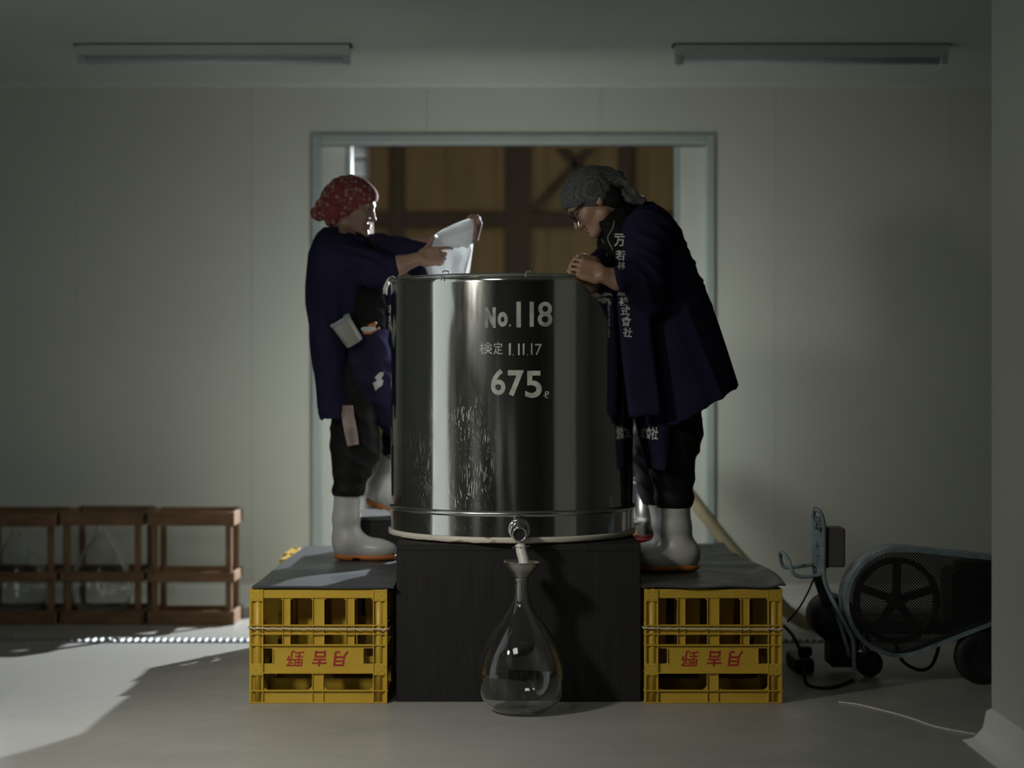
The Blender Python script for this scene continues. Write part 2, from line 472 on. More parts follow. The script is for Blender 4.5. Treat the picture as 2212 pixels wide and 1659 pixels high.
# ------------------------------------------------------------------ yellow bottle crates and their sheets
CW, CH, CD = 0.497, 0.413, 0.25
def crate_proto():
    t = empty('bottle_crate', (0, 0, 0))
    w2 = CW / 2
    def fx(zx): return -w2 + (zx - 85) / 1220 * CW
    def fz(zy): return (1525 - zy) / 1015 * CH
    def front(m, sgn, y0):
        """sgn +1: face towards -y at y0 (outer plane), plate recessed; sgn -1 mirrored"""
        def bx(xa, xb, za, zb, d0, d1, bev=0.0):
            ya, yb = y0 + sgn * d0, y0 + sgn * d1
            m.box((min(fx(xa), fx(xb)), min(ya, yb), min(fz(za), fz(zb))), (max(fx(xa), fx(xb)), max(ya, yb), max(fz(za), fz(zb))), bev)
        def fillet(cx, cz, r, qx, qz):
            # quarter fillet in a window corner, (qx,qz) point into the opening
            pts = [(fx(cx), fz(cz))]
            X0, Z0 = fx(cx), fz(cz)
            rr = r / 1220 * CW
            for k in range(6):
                a = math.pi / 2 * k / 5
                pts.append((X0 + qx * rr * (1 - math.sin(a)), Z0 + qz * rr * (1 - math.cos(a))))
            m.prism(pts, y0 + sgn * 0.0085, y0 + sgn * 0.0128, 'XZ')
        R0, R1 = 0.008, 0.013
        bx(200, 1187, 515, 597, 0.004, R1, 0.002)           # top rail
        for a, b in ((380, 445), (645, 745), (940, 1012)):
            bx(a, b, 597, 1010, R0 + 0.001, R1)             # upright webs
        bx(200, 1187, 835, 914, R0, R1)                     # mid band
        bx(200, 1187, 1006, 1040, R0, R1)                   # lettering panel with two hand holes
        bx(200, 1187, 1176, 1258, R0, R1)
        bx(292, 1090, 1040, 1176, R0, R1)
        bx(640, 742, 1258, 1412, R0, R1)
        bx(200, 1187, 1410, 1520, R0, R1)
        for zy in (835, 912, 1010, 1256, 1413, 1518):       # horizontal ribs
            bx(79 if zy == 1413 else 87, 1311 if zy == 1413 else 1303, zy - 5, zy + 5, -0.0006, R1)
        for a, z0_, z1_ in ((380, 597, 1010), (445, 597, 1010), (645, 597, 1010), (745, 597, 1010), (940, 597, 1010), (1012, 597, 1010), (642, 1256, 1520), (738, 1256, 1520)):
            bx(a - 3, a + 3, z0_, z1_, 0.002, R1)
        for a in (204, 1182):
            bx(a - 4, a + 4, 515, 1520, -0.001, R1 + 0.004)
        for a, b in ((205, 380), (445, 645), (745, 940), (1012, 1180)):
            for (cx, qx) in ((a, 1), (b, -1)):
                if cx == 205: continue
                fillet(cx, 597, 38, qx, -1)
        for a, b in ((205, 640), (742, 1180)):
            fillet(a, 1410, 55, 1, 1); fillet(b, 1410, 55, -1, 1)
        for (cx, qx) in ((292, -1), (1090, 1)):
            fillet(cx, 1040, 22, qx, -1); fillet(cx, 1176, 22, qx, 1)
            bx(cx - 4, cx + 4, 1046, 1170, 0.003, R1)
    m = MB(); front(m, 1, 0.0); fw = m.build('front_wall', M['yellow'], t)
    m = MB(); front(m, -1, CD); m.build('back_wall', M['yellow'], t)
    # corner posts: gutter shaped uprights with dimpled blocks
    for sx in (-1, 1):
        for y0, sy in ((0.0, 1), (CD, -1)):
            m = MB()
            xo = sx * w2
            def b2(xa, xb, ya, yb, za, zb, bev=0.0):
                m.box((min(xa, xb), min(ya, yb), za), (max(xa, xb), max(ya, yb), zb), bev)
            b2(xo - sx * 0.002, xo - sx * 0.012, y0 + sy * 0.006, y0 + sy * 0.045, 0.0, CH)         # side flange
            b2(xo - sx * 0.012, xo - sx * 0.047, y0 + sy * 0.010, y0 + sy * 0.016, 0.0, CH)         # front web (set back)
            b2(xo - sx * 0.000, xo - sx * 0.008, y0 + sy * 0.000, y0 + sy * 0.012, 0.0, CH, 0.001)  # outer lip
            m.lathe([(0.013, 0.0), (0.013, CH)], (xo - sx * 0.030, y0 + sy * 0.015, 0), 14)          # rounded gutter
            for zc in ((fz(520) + fz(620)) / 2, (fz(1175) + fz(1278)) / 2):
                b2(xo, xo - sx * 0.047, y0 - sy * 0.0005, y0 + sy * 0.016, zc - 0.0215, zc + 0.0215, 0.0015)
                for i in range(3):
                    for j in range(3):
                        if (i + j) % 2 == 0:
                            r = 0.0035
                            cx = xo - sx * (0.0115 + 0.012 * i); cz = zc - 0.0135 + 0.0135 * j
                            m.prism([(cx - r, cz), (cx, cz - r), (cx + r, cz), (cx, cz + r)], y0 - sy * 0.0022, y0, 'XZ')
            m.build('corner_post', M['yellow'], t)
    # side walls
    for sx in (-1, 1):
        m = MB()
        xo = sx * w2
        def b3(ya, yb, za, zb, t0=0.008, t1=0.013):
            m.box((min(xo - sx * t0, xo - sx * t1), ya, za), (max(xo - sx * t0, xo - sx * t1), yb, zb))
        y1, y2 = 0.04, CD - 0.04
        b3(y1, y2, fz(597), fz(515), 0.003)
        for yy in (CD / 2,):
            b3(yy - 0.018, yy + 0.018, 0.0, fz(515))
        b3(y1, y2, fz(914), fz(835)); b3(y1, y2, fz(1258), fz(1010)); b3(y1, y2, 0.0, fz(1410))
        for zy in (835, 912, 1010, 1256, 1413, 1518):
            b3(0.01, CD - 0.01, fz(zy + 5), fz(zy - 5), 0.0)
        m.build('side_wall', M['yellow'], t)
    # bottom grid (crate stands upside down, so the grid is on top) and the bottle dividers
    m = MB()
    m.box((-w2 + 0.012, 0.012, CH - 0.010), (w2 - 0.012, CD - 0.012, CH - 0.004))
    m.build('bottom_grid', M['yellow'], t)
    for k in (-1, 0, 1):
        m = MB(); x = k * CW / 4
        m.prism([(0.02, 0.15), (0.09, 0.15), (0.10, CH - 0.01), (0.02, CH - 0.01)], x - 0.002, x + 0.002, 'YZ')
        m.prism([(CD - 0.02, 0.15), (CD - 0.09, 0.15), (CD - 0.10, CH - 0.01), (CD - 0.02, CH - 0.01)], x - 0.002, x + 0.002, 'YZ')
        m.build('divider', M['yellow'], t)
    m = MB()
    for k in range(4):
        xc = (-1.5 + k) * CW / 4
        m.prism([(xc - 0.022, 0.15), (xc + 0.022, 0.15), (xc + 0.030, CH - 0.01), (xc - 0.030, CH - 0.01)], CD / 2 - 0.002, CD / 2 + 0.002, 'XZ')
    m.box((-w2 + 0.013, CD / 2 - 0.002, 0.15), (w2 - 0.013, CD / 2 + 0.002, 0.185))
    m.build('divider', M['yellow'], t)
    # printed brand, upside down because the crate is turned over
    for ch, zx, sc in (('月', 893, 0.060), ('吉', 702, 0.058), ('野', 488, 0.064)):
        v, f = text_polys(ch, sc, 0.0013 if ch != '野' else 0.0004, 0.12)
        v = -v
        verts = [(fx(zx) + a, 0.0072, fz(1130) + b) for a, b in v]
        mesh_from('printed_character', verts, f, M['red_print'], t)
    return t
PROTO = crate_proto()
LX = (X(541, 6.0) + X(834, 6.0)) / 2
RX = (X(1393, 6.0) + X(1689, 6.0)) / 2
ORD = ('front', 'second', 'third', 'fourth', 'fifth', 'rearmost')
first = True
for cx, side, rot in ((LX, "the woman's platform", 0.0), (RX, "the man's platform", 0.0)):
    for k in range(6):
        shift = (-0.03, -0.05)[k - 4] if (cx < 0 and k > 3) else 0.0
        c = PROTO if first else copy_tree(PROTO)
        first = False
        c.location = (cx + (0.0 if k == 0 else rng.uniform(-0.004, 0.004) + shift), 6.0 + k * 0.2515, 0.0)
        if k == 0:
            lab = 'overturned yellow bottle crate with red print, front one under %s' % side
        else:
            lab = 'overturned yellow bottle crate under %s, %s in its row' % (side, ORD[k])
        tag(c, lab, 'crate', 'yellow bottle crates under the platforms')
# cord tied round each row
for cx, lab in ((LX, 'white string tied round the yellow crates under the woman'), (RX, 'white string tied round the yellow crates under the man')):
    z = 0.272
    a, b, y0, y1 = cx - CW / 2 - 0.004, cx + CW / 2 + 0.004, 5.996, 6.0 + 5 * 0.2515 + CD + 0.004
    pts = []
    n = 60
    for i in range(n + 1): pts.append((a + (b - a) * i / n, y0 - 0.001 + 0.0012 * math.sin(i * 2.1), z - 0.005 * i / n + 0.001 * math.sin(i * 1.3)))
    for i in range(1, 12): pts.append((b, y0 + (y1 - y0) * i / 12, z - 0.005))
    a2 = a - (0.055 if cx < 0 else 0.0)
    for i in range(0, 13): pts.append((b + (a2 - b) * i / 12, y1, z - 0.004))
    for i in range(1, 12): pts.append((a2 + (a - a2) * i / 12 - 0.03 * (i < 5) * (cx < 0), y1 + (y0 - y1) * i / 12, z))
    m = MB(); m.tube(pts, 0.0028, 6, closed=True)
    tag(m.build('packing_string', M['cord']), lab, 'string')
# black boards / rubber sheets on top of the crates
def sheet(name, x0, x1, y0, y1, z, th, fn, material, nx=36, ny=60):
    vs, fs = [], []
    for s_ in (0, 1):
        for j in range(ny + 1):
            for i in range(nx + 1):
                u, v = i / nx, j / ny
                x, y, dz = fn(u, v)
                vs.append((x0 + (x1 - x0) * u + x, y0 + (y1 - y0) * v + y, z + dz + (th if s_ == 0 else 0)))
    n = (nx + 1) * (ny + 1)
    idx = lambda s_, i, j: s_ * n + j * (nx + 1) + i
    for j in range(ny):
        for i in range(nx):
            fs.append((idx(0, i, j), idx(0, i + 1, j), idx(0, i + 1, j + 1), idx(0, i, j + 1)))
            fs.append((idx(1, i, j), idx(1, i, j + 1), idx(1, i + 1, j + 1), idx(1, i + 1, j)))
    for i in range(nx):
        fs.append((idx(0, i, 0), idx(1, i, 0), idx(1, i + 1, 0), idx(0, i + 1, 0)))
        fs.append((idx(0, i, ny), idx(0, i + 1, ny), idx(1, i + 1, ny), idx(1, i, ny)))
    for j in range(ny):
        fs.append((idx(0, 0, j), idx(0, 0, j + 1), idx(1, 0, j + 1), idx(1, 0, j)))
        fs.append((idx(0, nx, j), idx(1, nx, j), idx(1, nx, j + 1), idx(0, nx, j + 1)))
    return mesh_from(name, vs, fs, material, None, True)
MATZ = CH + 0.0015
o = sheet('platform_board', X(545, 6.0), -0.425, 5.995, 7.49, MATZ, 0.008, lambda u, v: (0.012 * math.sin(9 * v) * (1 - u) * 0.3, 0.0, 0.0008 * math.sin(7 * u + 5 * v)), M['board'])
smooth(o, 40)
tag(o, 'thin black board laid over the crates under the woman, left side sunlit', 'board')
def fold(u, v):
    dz = 0.0035 * (1 + math.sin(13 * u + 4 * v)) * 0.5 + 0.007 * math.exp(-((v - 0.62 - 0.25 * (u - .5)) / 0.03) ** 2) + 0.012 * math.exp(-((u - 0.97) / 0.05) ** 2) * (0.5 + 0.5 * math.sin(6 * v + .5)) + 0.010 * max(0, v - 0.85) / .15 * u
    return (0.025 * math.sin(5 * v + 0.3) * u, 0.004 * math.sin(11 * u), dz)
o = sheet('rubber_mat', X(1386, 6.0), X(1692, 6.0), 5.994, 7.50, MATZ, 0.006, fold, M['rubber'])
smooth(o, 40)
tag(o, 'rumpled dark grey rubber mat over the crates under the man', 'mat')

# ------------------------------------------------------------------ black stand, tank
def stand():
    x0, x1, y0, y1, h = X(856, 6.03), X(1384, 6.03), 6.03, 6.93, 0.571
    t = thing('tank_stand', 'black stained wooden box carrying the steel tank', 'stand', ((x0 + x1) / 2, (y0 + y1) / 2, 0))
    m = MB(); m.box((x0, y0, 0), (x1, y0 + 0.024, h - 0.024), 0.002); m.build('front_board', M['black_wood'], t)
    m = MB(); m.box((x0, y1 - 0.024, 0), (x1, y1, h - 0.024), 0.002); m.build('back_board', M['black_wood'], t)
    for a in (x0, x1 - 0.024):
        m = MB(); m.box((a, y0 + 0.024, 0), (a + 0.024, y1 - 0.024, h - 0.024), 0.002); m.build('side_board', M['black_wood'], t)
    m = MB(); m.box((x0, y0, h - 0.024), (x1, y1, h), 0.002); m.build('top_board', M['black_wood'], t)
    return h
H0 = stand()
TX, TY, TR = X(1106, 6.0), 6.47, 0.469
def tank_material():
    m = mat('tank_steel', (0.60, 0.60, 0.57), 0.13, 1.0)
    nt = m.node_tree; b = nt.nodes['Principled BSDF']
    uv = nt.nodes.new('ShaderNodeUVMap'); uv.uv_map = 'wrap'
    def noise(scale, st, rot=0.0, detail=2.0):
        m0 = nt.nodes.new('ShaderNodeMapping'); m0.inputs['Rotation'].default_value = (0, 0, rot); nt.links.new(uv.outputs[0], m0.inputs[0])
        mp = nt.nodes.new('ShaderNodeMapping'); mp.inputs['Scale'].default_value = st
        nt.links.new(m0.outputs[0], mp.inputs[0])
        n = nt.nodes.new('ShaderNodeTexNoise'); n.inputs['Scale'].default_value = scale; n.inputs['Detail'].default_value = detail
        nt.links.new(mp.outputs[0], n.inputs['Vector'])
        return n.outputs[0]
    def rng_(sock, a, b_, c, d):
        r = nt.nodes.new('ShaderNodeMapRange'); r.inputs[1].default_value = a; r.inputs[2].default_value = b_; r.inputs[3].default_value = c; r.inputs[4].default_value = d
        nt.links.new(sock, r.inputs[0]); return r.outputs[0]
    def mth(op, a, b_):
        n = nt.nodes.new('ShaderNodeMath'); n.operation = op
        for i, s_ in enumerate((a, b_)):
            if isinstance(s_, (int, float)): n.inputs[i].default_value = s_
            else: nt.links.new(s_, n.inputs[i])
        return n.outputs[0]
    # scratches: long thin streaks in three slightly different directions
    s1 = rng_(noise(6.0, (75, 2.0, 1), 0.0), 0.645, 0.70, 0, 1)
    s2 = rng_(noise(6.0, (70, 2.4, 1), 0.10), 0.65, 0.70, 0, 1)
    s3 = rng_(noise(6.0, (60, 5.0, 1), -0.35), 0.66, 0.71, 0, 1)
    sm = mth('MAXIMUM', mth('MAXIMUM', s1, s2), s3)
    sep = nt.nodes.new('ShaderNodeSeparateXYZ'); nt.links.new(uv.outputs[0], sep.inputs[0])
    # worn zone: lower middle of the wall (v), left half (u = arc length, 0 at the front)
    vm = mth('MULTIPLY', rng_(sep.outputs[1], 0.55, 0.40, 0, 1), rng_(sep.outputs[1], 0.12, 0.16, 0.25, 1))
    um = mth('MULTIPLY', rng_(sep.outputs[0], -0.42, -0.34, 0.4, 1), rng_(sep.outputs[0], -0.02, -0.10, 0.12, 1))
    patch = rng_(noise(5.0, (1, 1, 1), 0, 2), 0.38, 0.6, 0.25, 1)
    msk = mth('MULTIPLY', mth('MULTIPLY', vm, um), mth('MULTIPLY', sm, patch))
    base_r = rng_(noise(14.0, (3, 0.4, 1), 0, 3), 0.3, 0.7, 0.085, 0.14)
    rr = nt.nodes.new('ShaderNodeMix'); rr.data_type = 'FLOAT'
    nt.links.new(msk, rr.inputs[0]); nt.links.new(base_r, rr.inputs[2]); rr.inputs[3].default_value = 0.75
    nt.links.new(rr.outputs[0], b.inputs['Roughness'])
    cm = nt.nodes.new('ShaderNodeMix'); cm.data_type = 'RGBA'
    cm.inputs[6].default_value = (0.58, 0.58, 0.55, 1); cm.inputs[7].default_value = (0.95, 0.95, 0.9, 1)
    nt.links.new(msk, cm.inputs[0]); nt.links.new(cm.outputs[2], b.inputs['Base Color'])
    h = mth('ADD', mth('MULTIPLY', noise(3.0, (2.2, 0.5, 1), 0, 1), 0.5), mth('MULTIPLY', msk, 0.02))
    bp = nt.nodes.new('ShaderNodeBump'); bp.inputs['Strength'].default_value = 0.06; bp.inputs['Distance'].default_value = 0.02
    nt.links.new(h, bp.inputs['Height']); nt.links.new(bp.outputs[0], b.inputs['Normal'])
    return m
def ring_material():
    m = mat('rusty_white_enamel', (0.55, 0.52, 0.44), 0.5)
    nt = m.node_tree; b = nt.nodes['Principled BSDF']
    tc = nt.nodes.new('ShaderNodeTexCoord'); sep = nt.nodes.new('ShaderNodeSeparateXYZ'); nt.links.new(tc.outputs['Object'], sep.inputs[0])
    n = nt.nodes.new('ShaderNodeTexNoise'); n.inputs['Scale'].default_value = 18; n.inputs['Detail'].default_value = 6
    mp = nt.nodes.new('ShaderNodeMapping'); mp.inputs['Scale'].default_value = (1, 1, 2.5); nt.links.new(tc.outputs['Object'], mp.inputs[0]); nt.links.new(mp.outputs[0], n.inputs['Vector'])
    # rust creeps down from the top edge and up from the bottom edge
    e1 = nt.nodes.new('ShaderNodeMapRange'); e1.inputs[1].default_value = 0.024; e1.inputs[2].default_value = 0.047; e1.inputs[3].default_value = 0; e1.inputs[4].default_value = 0.26
    nt.links.new(sep.outputs[2], e1.inputs[0])
    e2 = nt.nodes.new('ShaderNodeMapRange'); e2.inputs[1].default_value = 0.007; e2.inputs[2].default_value = 0.0; e2.inputs[3].default_value = 0; e2.inputs[4].default_value = 0.3
    nt.links.new(sep.outputs[2], e2.inputs[0])
    a1 = nt.nodes.new('ShaderNodeMath'); a1.operation = 'ADD'; nt.links.new(e1.outputs[0], a1.inputs[0]); nt.links.new(e2.outputs[0], a1.inputs[1])
    a2 = nt.nodes.new('ShaderNodeMath'); a2.operation = 'ADD'; nt.links.new(a1.outputs[0], a2.inputs[0]); nt.links.new(n.outputs[0], a2.inputs[1])
    r = nt.nodes.new('ShaderNodeMapRange'); r.inputs[1].default_value = 0.60; r.inputs[2].default_value = 0.74; nt.links.new(a2.outputs[0], r.inputs[0])
    mx = nt.nodes.new('ShaderNodeMix'); mx.data_type = 'RGBA'
    mx.inputs[6].default_value = (0.56, 0.53, 0.45, 1); mx.inputs[7].default_value = (0.16, 0.085, 0.03, 1)
    nt.links.new(r.outputs[0], mx.inputs[0]); nt.links.new(mx.outputs[2], b.inputs['Base Color'])
    return m
M['tank'] = tank_material()
M['tank_ring'] = ring_material()
M['letter'] = mat('faded_white_paint', (0.60, 0.60, 0.54), 0.75, col2=(0.27, 0.27, 0.245), vscale=16, detail=8)
def tank():
    zb = H0 + 0.004
    ztop = 1.549
    t = thing('steel_tank', 'large cylindrical stainless steel tank with white painted numbers, on the black box', 'tank', (TX, TY, zb))
    n = 160
    def wall(name, prof, material, wrap=False, cap0=False, cap1=False):
        m = MB(); m.lathe([(r, z) for r, z in prof], (TX, TY, 0), n, cap0, cap1)
        o = m.build(name, material, t)
        if wrap:
            uv = o.data.uv_layers.new(name='wrap')
            me = o.data
            for poly in me.polygons:
                angs = []
                for li in poly.loop_indices:
                    v = me.vertices[me.loops[li].vertex_index].co
                    angs.append(math.atan2(v.x - TX, -(v.y - TY)))
                for li, a in zip(poly.loop_indices, angs):
                    if max(angs) - min(angs) > 3 and a < 0: a += 2 * math.pi
                    v = me.vertices[me.loops[li].vertex_index].co
                    uv.data[li].uv = (a * TR, v.z - zb)
        return o
    zs = Z(1110, TY - TR)      # weld band
    zr = Z(1162, TY - TR - .008)
    wall('shell', [(TR, zs), (TR, zs + 0.2), (TR, 1.2), (TR, ztop - 0.03), (TR, ztop - 0.006), (TR - 0.004, ztop - 0.003), (TR - 0.006, ztop - 0.03), (TR - 0.006, zs + 0.01), (0.03, zs + 0.005)], M['tank'], True)
    m = MB()
    m.lathe([(TR + 0.006 * math.cos(a), ztop - 0.004 + 0.006 * math.sin(a)) for a in [math.pi * 2 * k / 10 for k in range(11)]], (TX, TY, 0), n, False, False)
    m.build('rim', M['steel'], t)
    m = MB()
    m.lathe([(TR, zs - 0.012), (TR + 0.006, zs - 0.01), (TR + 0.009, zs - 0.002), (TR + 0.006, zs + 0.006), (TR - 0.001, zs + 0.010)], (TX, TY, 0), n, False, False)
    m.build('weld_band', M['steel'], t)
    wall('skirt', [(TR + 0.003, zr + 0.002), (TR + 0.003, zs - 0.01)], M['tank'], True)
    m = MB()
    zz = zr - zb
    m.lathe([(0.2, 0), (TR - 0.02, 0.0), (TR + 0.005, 0.0), (TR + 0.009, 0.004), (TR + 0.009, zz - 0.003), (TR + 0.006, zz), (TR - 0.004, zz + 0.003)], (0, 0, 0), n, True, False)
    o = m.build('base_ring', M['tank_ring'], t, (0, 0, 0))
    # lettering wrapped on the wall
    def angle_of(px):
        a = 0.0
        for _ in range(30):
            yy = TY - TR * math.cos(a)
            a = math.asin(max(-1, min(1, (X(px, yy) - TX) / TR)))
        return a
    def fit_text(ch, x0, x1, y0, y1, bold):
        """a painted character filling the measured box on the cylinder"""
        v, f = text_polys(ch, 1.0, bold)
        lo, hi = v.min(0), v.max(0)
        a0, a1 = angle_of(x0), angle_of(x1)
        yy = TY - TR * math.cos((a0 + a1) / 2)
        z0, z1 = Z(y1, yy), Z(y0, yy)
        me_v = []
        for vx, vy in v:
            b = a0 + (a1 - a0) * (vx - lo[0]) / (hi[0] - lo[0])
            me_v.append((TX + (TR + 0.0010) * math.sin(b), TY - (TR + 0.0010) * math.cos(b), z0 + (z1 - z0) * (vy - lo[1]) / (hi[1] - lo[1])))
        return mesh_from('lettering', me_v, f, M['letter'], t)
    k = 6.01 / FPX
    # (character, centre x, centre y, height px) measured on the photograph
    for ch, x0, x1, y0, y1, bd in (('N', 1047.5, 1071, 664, 708.6, .07), ('o', 1074.8, 1096.8, 673.7, 706, .05), ('.', 1099.3, 1104, 700.5, 705.5, 0), ('I', 1115.5, 1125.2, 651.5, 707.4, .05), ('I', 1144, 1153, 651.8, 705.8, .05), ('8', 1161.4, 1193, 651.7, 705.7, .015),
                               ('検', 1035.7, 1063.8, 739, 764.8, .01), ('定', 1066, 1086, 739, 765.8, .005), ('I', 1099, 1103.6, 741.5, 767.6, .0), ('.', 1107.3, 1110, 765, 768, 0), ('I', 1119, 1122.6, 742, 767, 0), ('I', 1129.3, 1132.8, 742, 767, 0), ('.', 1138.5, 1140.5, 765, 767.5, 0), ('I', 1147, 1150, 741.5, 766, 0), ('7', 1155.5, 1170.3, 743, 767, 0),
                               ('6', 1060.6, 1092, 796.8, 853.5, .02), ('7', 1096.8, 1131.9, 799.7, 856, .03), ('5', 1134.4, 1170.3, 801, 859.6, .02), ('ℓ', 1174, 1185.8, 845, 860, 0)):
        fit_text(ch, x0, x1, y0, y1, bd)
    # tap
    yf = TY - TR
    zc = Z(1150, yf - 0.04); xc = X(1122, yf - 0.04)
    tap = MB()
    tap.lathe([(0.040, -0.030), (0.040, -0.036), (0.034, -0.040)], (xc, yf + 0.03, zc + 0.008), 32, True, True, axis='Y')
    o = tap.build('tap_flange', M['chrome'], t)
    m = MB(); m.lathe([(0.026, 0.0), (0.026, 0.09), (0.030, 0.092), (0.030, 0.102)], (xc - 0.004, yf - 0.112, zc + 0.004), 28, True, True, axis='Y'); m.build('tap_body', M['chrome'], t)
    m = MB()
    pts = [(xc + 0.001 + 0.0235 * math.cos(a), yf - 0.116, zc + 0.0235 * math.sin(a)) for a in [2 * math.pi * i / 40 for i in range(40)]]
    m.tube(pts, 0.0045, 10, closed=True); m.build('tap_ring', M['chrome'], t)
    m = MB(); m.lathe([(0.021, -0.1135), (0.021, -0.112)], (xc, yf, zc), 24, axis='Y'); m.build('tap_cap', M['dark_metal'], t)
    m = MB(); m.tube([(xc + 0.001, yf - 0.096, zc - 0.012), (xc + 0.003, yf - 0.102, zc - 0.030), (xc + 0.004, yf - 0.106, zc - 0.05)], 0.0125, 16); m.build('tap_spout', M['chrome'], t)
    m = MB(); m.lathe([(0.004, 0), (0.0045, 0.012), (0.003, 0.016)], (X(1113, yf), yf - 0.004, Z(1118, yf) - .005), 12); m.build('rivet', M['chrome'], t)
    # hose pushed on the spout
    top = Vector((xc + 0.003, yf - 0.104, zc - 0.040)); end = Vector((X(1133, 5.86), 5.862, Z(1222, 5.86)))
    m = MB(); m.tube(catmull([top, top.lerp(end, 0.33) + Vector((-0.001, 0, 0)), top.lerp(end, 0.7) + Vector((0.001, 0, 0)), end], 6), 0.0185, 20); h = m.build('outlet_hose', M['white_tube'], t)
    m = MB(); c = Vector((xc + 0.004, yf - 0.107, zc - 0.047))
    m.tube([(c.x + 0.0195 * math.cos(a), c.y + 0.0195 * math.sin(a), c.z - 0.004 * math.cos(a)) for a in [2 * math.pi * i / 24 for i in range(24)]], 0.0028, 6, closed=True)
    m.bar((c.x - 0.018, c.y - 0.008, c.z + 0.000), (c.x - 0.03, c.y - 0.008, c.z - 0.003), 0.006, 0.006)
    m.bar((c.x + 0.018, c.y - 0.008, c.z + 0.004), (c.x + 0.032, c.y - 0.008, c.z + 0.006), 0.006, 0.006)
    m.build('hose_clip', M['chrome'], h)
    # dimples in the wall
    return ztop
ZT = tank()
# wire hooks over the rim
def hook(px, label, s=1.0):
    a = math.asin((X(px, 6.04) - TX) / TR)
    def q(r, z, da=0.0): return (TX + (TR + r) * math.sin(a + da), TY - (TR + r) * math.cos(a + da), ZT + z)
    pts = [q(0.010, -0.022 * s, -0.006), q(0.010, -0.008, -0.002), q(0.009, 0.007, 0.004), q(0.004, 0.012 * s, 0.012), q(-0.006, 0.0125 * s, 0.024), q(-0.013, 0.009, 0.034), q(-0.016, -0.004, 0.036), q(-0.014, -0.022, 0.036)]
    m = MB(); m.tube(catmull(pts, 5), 0.0021, 8)
    tag(m.build('wire_hook', M['chrome']), label, 'hook', 'wire hooks on the tank rim')
hook(957, 'bent wire hook over the tank rim by the white cloth')
hook(1136, "bent wire hook over the tank rim near the man's hands", 0.55)

# ------------------------------------------------------------------ funnel, glass carboy
CX, CY = X(1126, 5.86), 5.855
def carboy_profile(outer=True, th=0.004):
    # (r, z): measured on the photograph, height .472 to the lip
    pr = [(0.0, 0.012), (0.03, 0.008), (0.06, 0.0015), (0.075, 0.0), (0.092, 0.004), (0.112, 0.016), (0.132, 0.038), (0.147, 0.070), (0.1545, 0.105), (0.156, 0.135), (0.152, 0.165), (0.143, 0.198), (0.129, 0.232),
          (0.110, 0.266), (0.088, 0.299), (0.066, 0.328), (0.047, 0.354), (0.034, 0.378), (0.027, 0.402), (0.0245, 0.425), (0.0235, 0.440), (0.027, 0.442), (0.0285, 0.446), (0.027, 0.450), (0.0255, 0.452), (0.0255, 0.458), (0.028, 0.460), (0.0285, 0.464), (0.027, 0.468), (0.0245, 0.469)]
    return pr
def smooth_prof(pr, n=4):
    p = catmull([(r, 0, z) for r, z in pr], n)
    return [(max(q.x, 0.0005), q.z) for q in p]
def carboy_mesh(scale=1.0):
    out = smooth_prof(carboy_profile(), 3)
    th = 0.0035
    inner = []
    for i, (r, z) in enumerate(out):
        r0, z0 = out[max(i - 1, 0)]; r1, z1 = out[min(i + 1, len(out) - 1)]
        d = Vector((r1 - r0, z1 - z0)); d.normalize()
        if z > 0.436: inner.append((0.0195, z))
        else: inner.append((max(r - d.y * th, 0.0004), z + d.x * th))
    m = MB()
    prof = out + list(reversed(inner))
    m.lathe([(r * scale, z * scale) for r, z in prof], (0, 0, 0), 72, True, True)
    me = m.mesh('glass_carboy')
    me.materials.append(M['glass'])
    return me
CB = carboy_mesh()
o = link('glass_carboy', CB, None, (CX, CY, 0.0))
tag(o, 'clear teardrop glass carboy on the floor under the tank tap', 'bottle')
# thin pool of liquid at the bottom is not visible: bottle empty
def funnel():
    z0 = Z(1252, CY)
    t = thing('funnel', 'spun metal funnel set in the neck of the glass carboy', 'funnel', (CX, CY, 0.4))
    tilt = Matrix.Translation((CX, CY, z0)) @ Matrix.Rotation(math.radians(2.0), 4, 'Y')
    pr = [(0.0125, -0.075), (0.0155, -0.03), (0.0178, -0.002), (0.021, 0.004), (0.040, 0.027), (0.053, 0.042), (0.060, 0.055), (0.062, 0.060), (0.0655, 0.0615), (0.0655, 0.063), (0.061, 0.0625), (0.0585, 0.055), (0.0515, 0.043), (0.0385, 0.028), (0.0195, 0.0055), (0.0165, -0.002), (0.0142, -0.03), (0.0115, -0.075)]
    def one(name, pr, par):
        m = MB(); m.lathe(pr, (0, 0, 0), 48, False, False)
        if name == 'bowl':
            pass
        bmesh.ops.transform(m.bm, matrix=tilt, verts=m.bm.verts)
        return m.build(name, M['aluminium'], par)
    one('bowl', pr[3:15], t); one('spout', pr[:4] + pr[14:], t)
    m = MB(); m.lathe([(0.0655 + 0.0017 * math.cos(a), 0.0622 + 0.0017 * math.sin(a)) for a in [2 * math.pi * k / 8 for k in range(9)]], (0, 0, 0), 48, False, False)
    bmesh.ops.transform(m.bm, matrix=tilt, verts=m.bm.verts)
    m.build('rolled_edge', M['chrome'], t)
funnel()
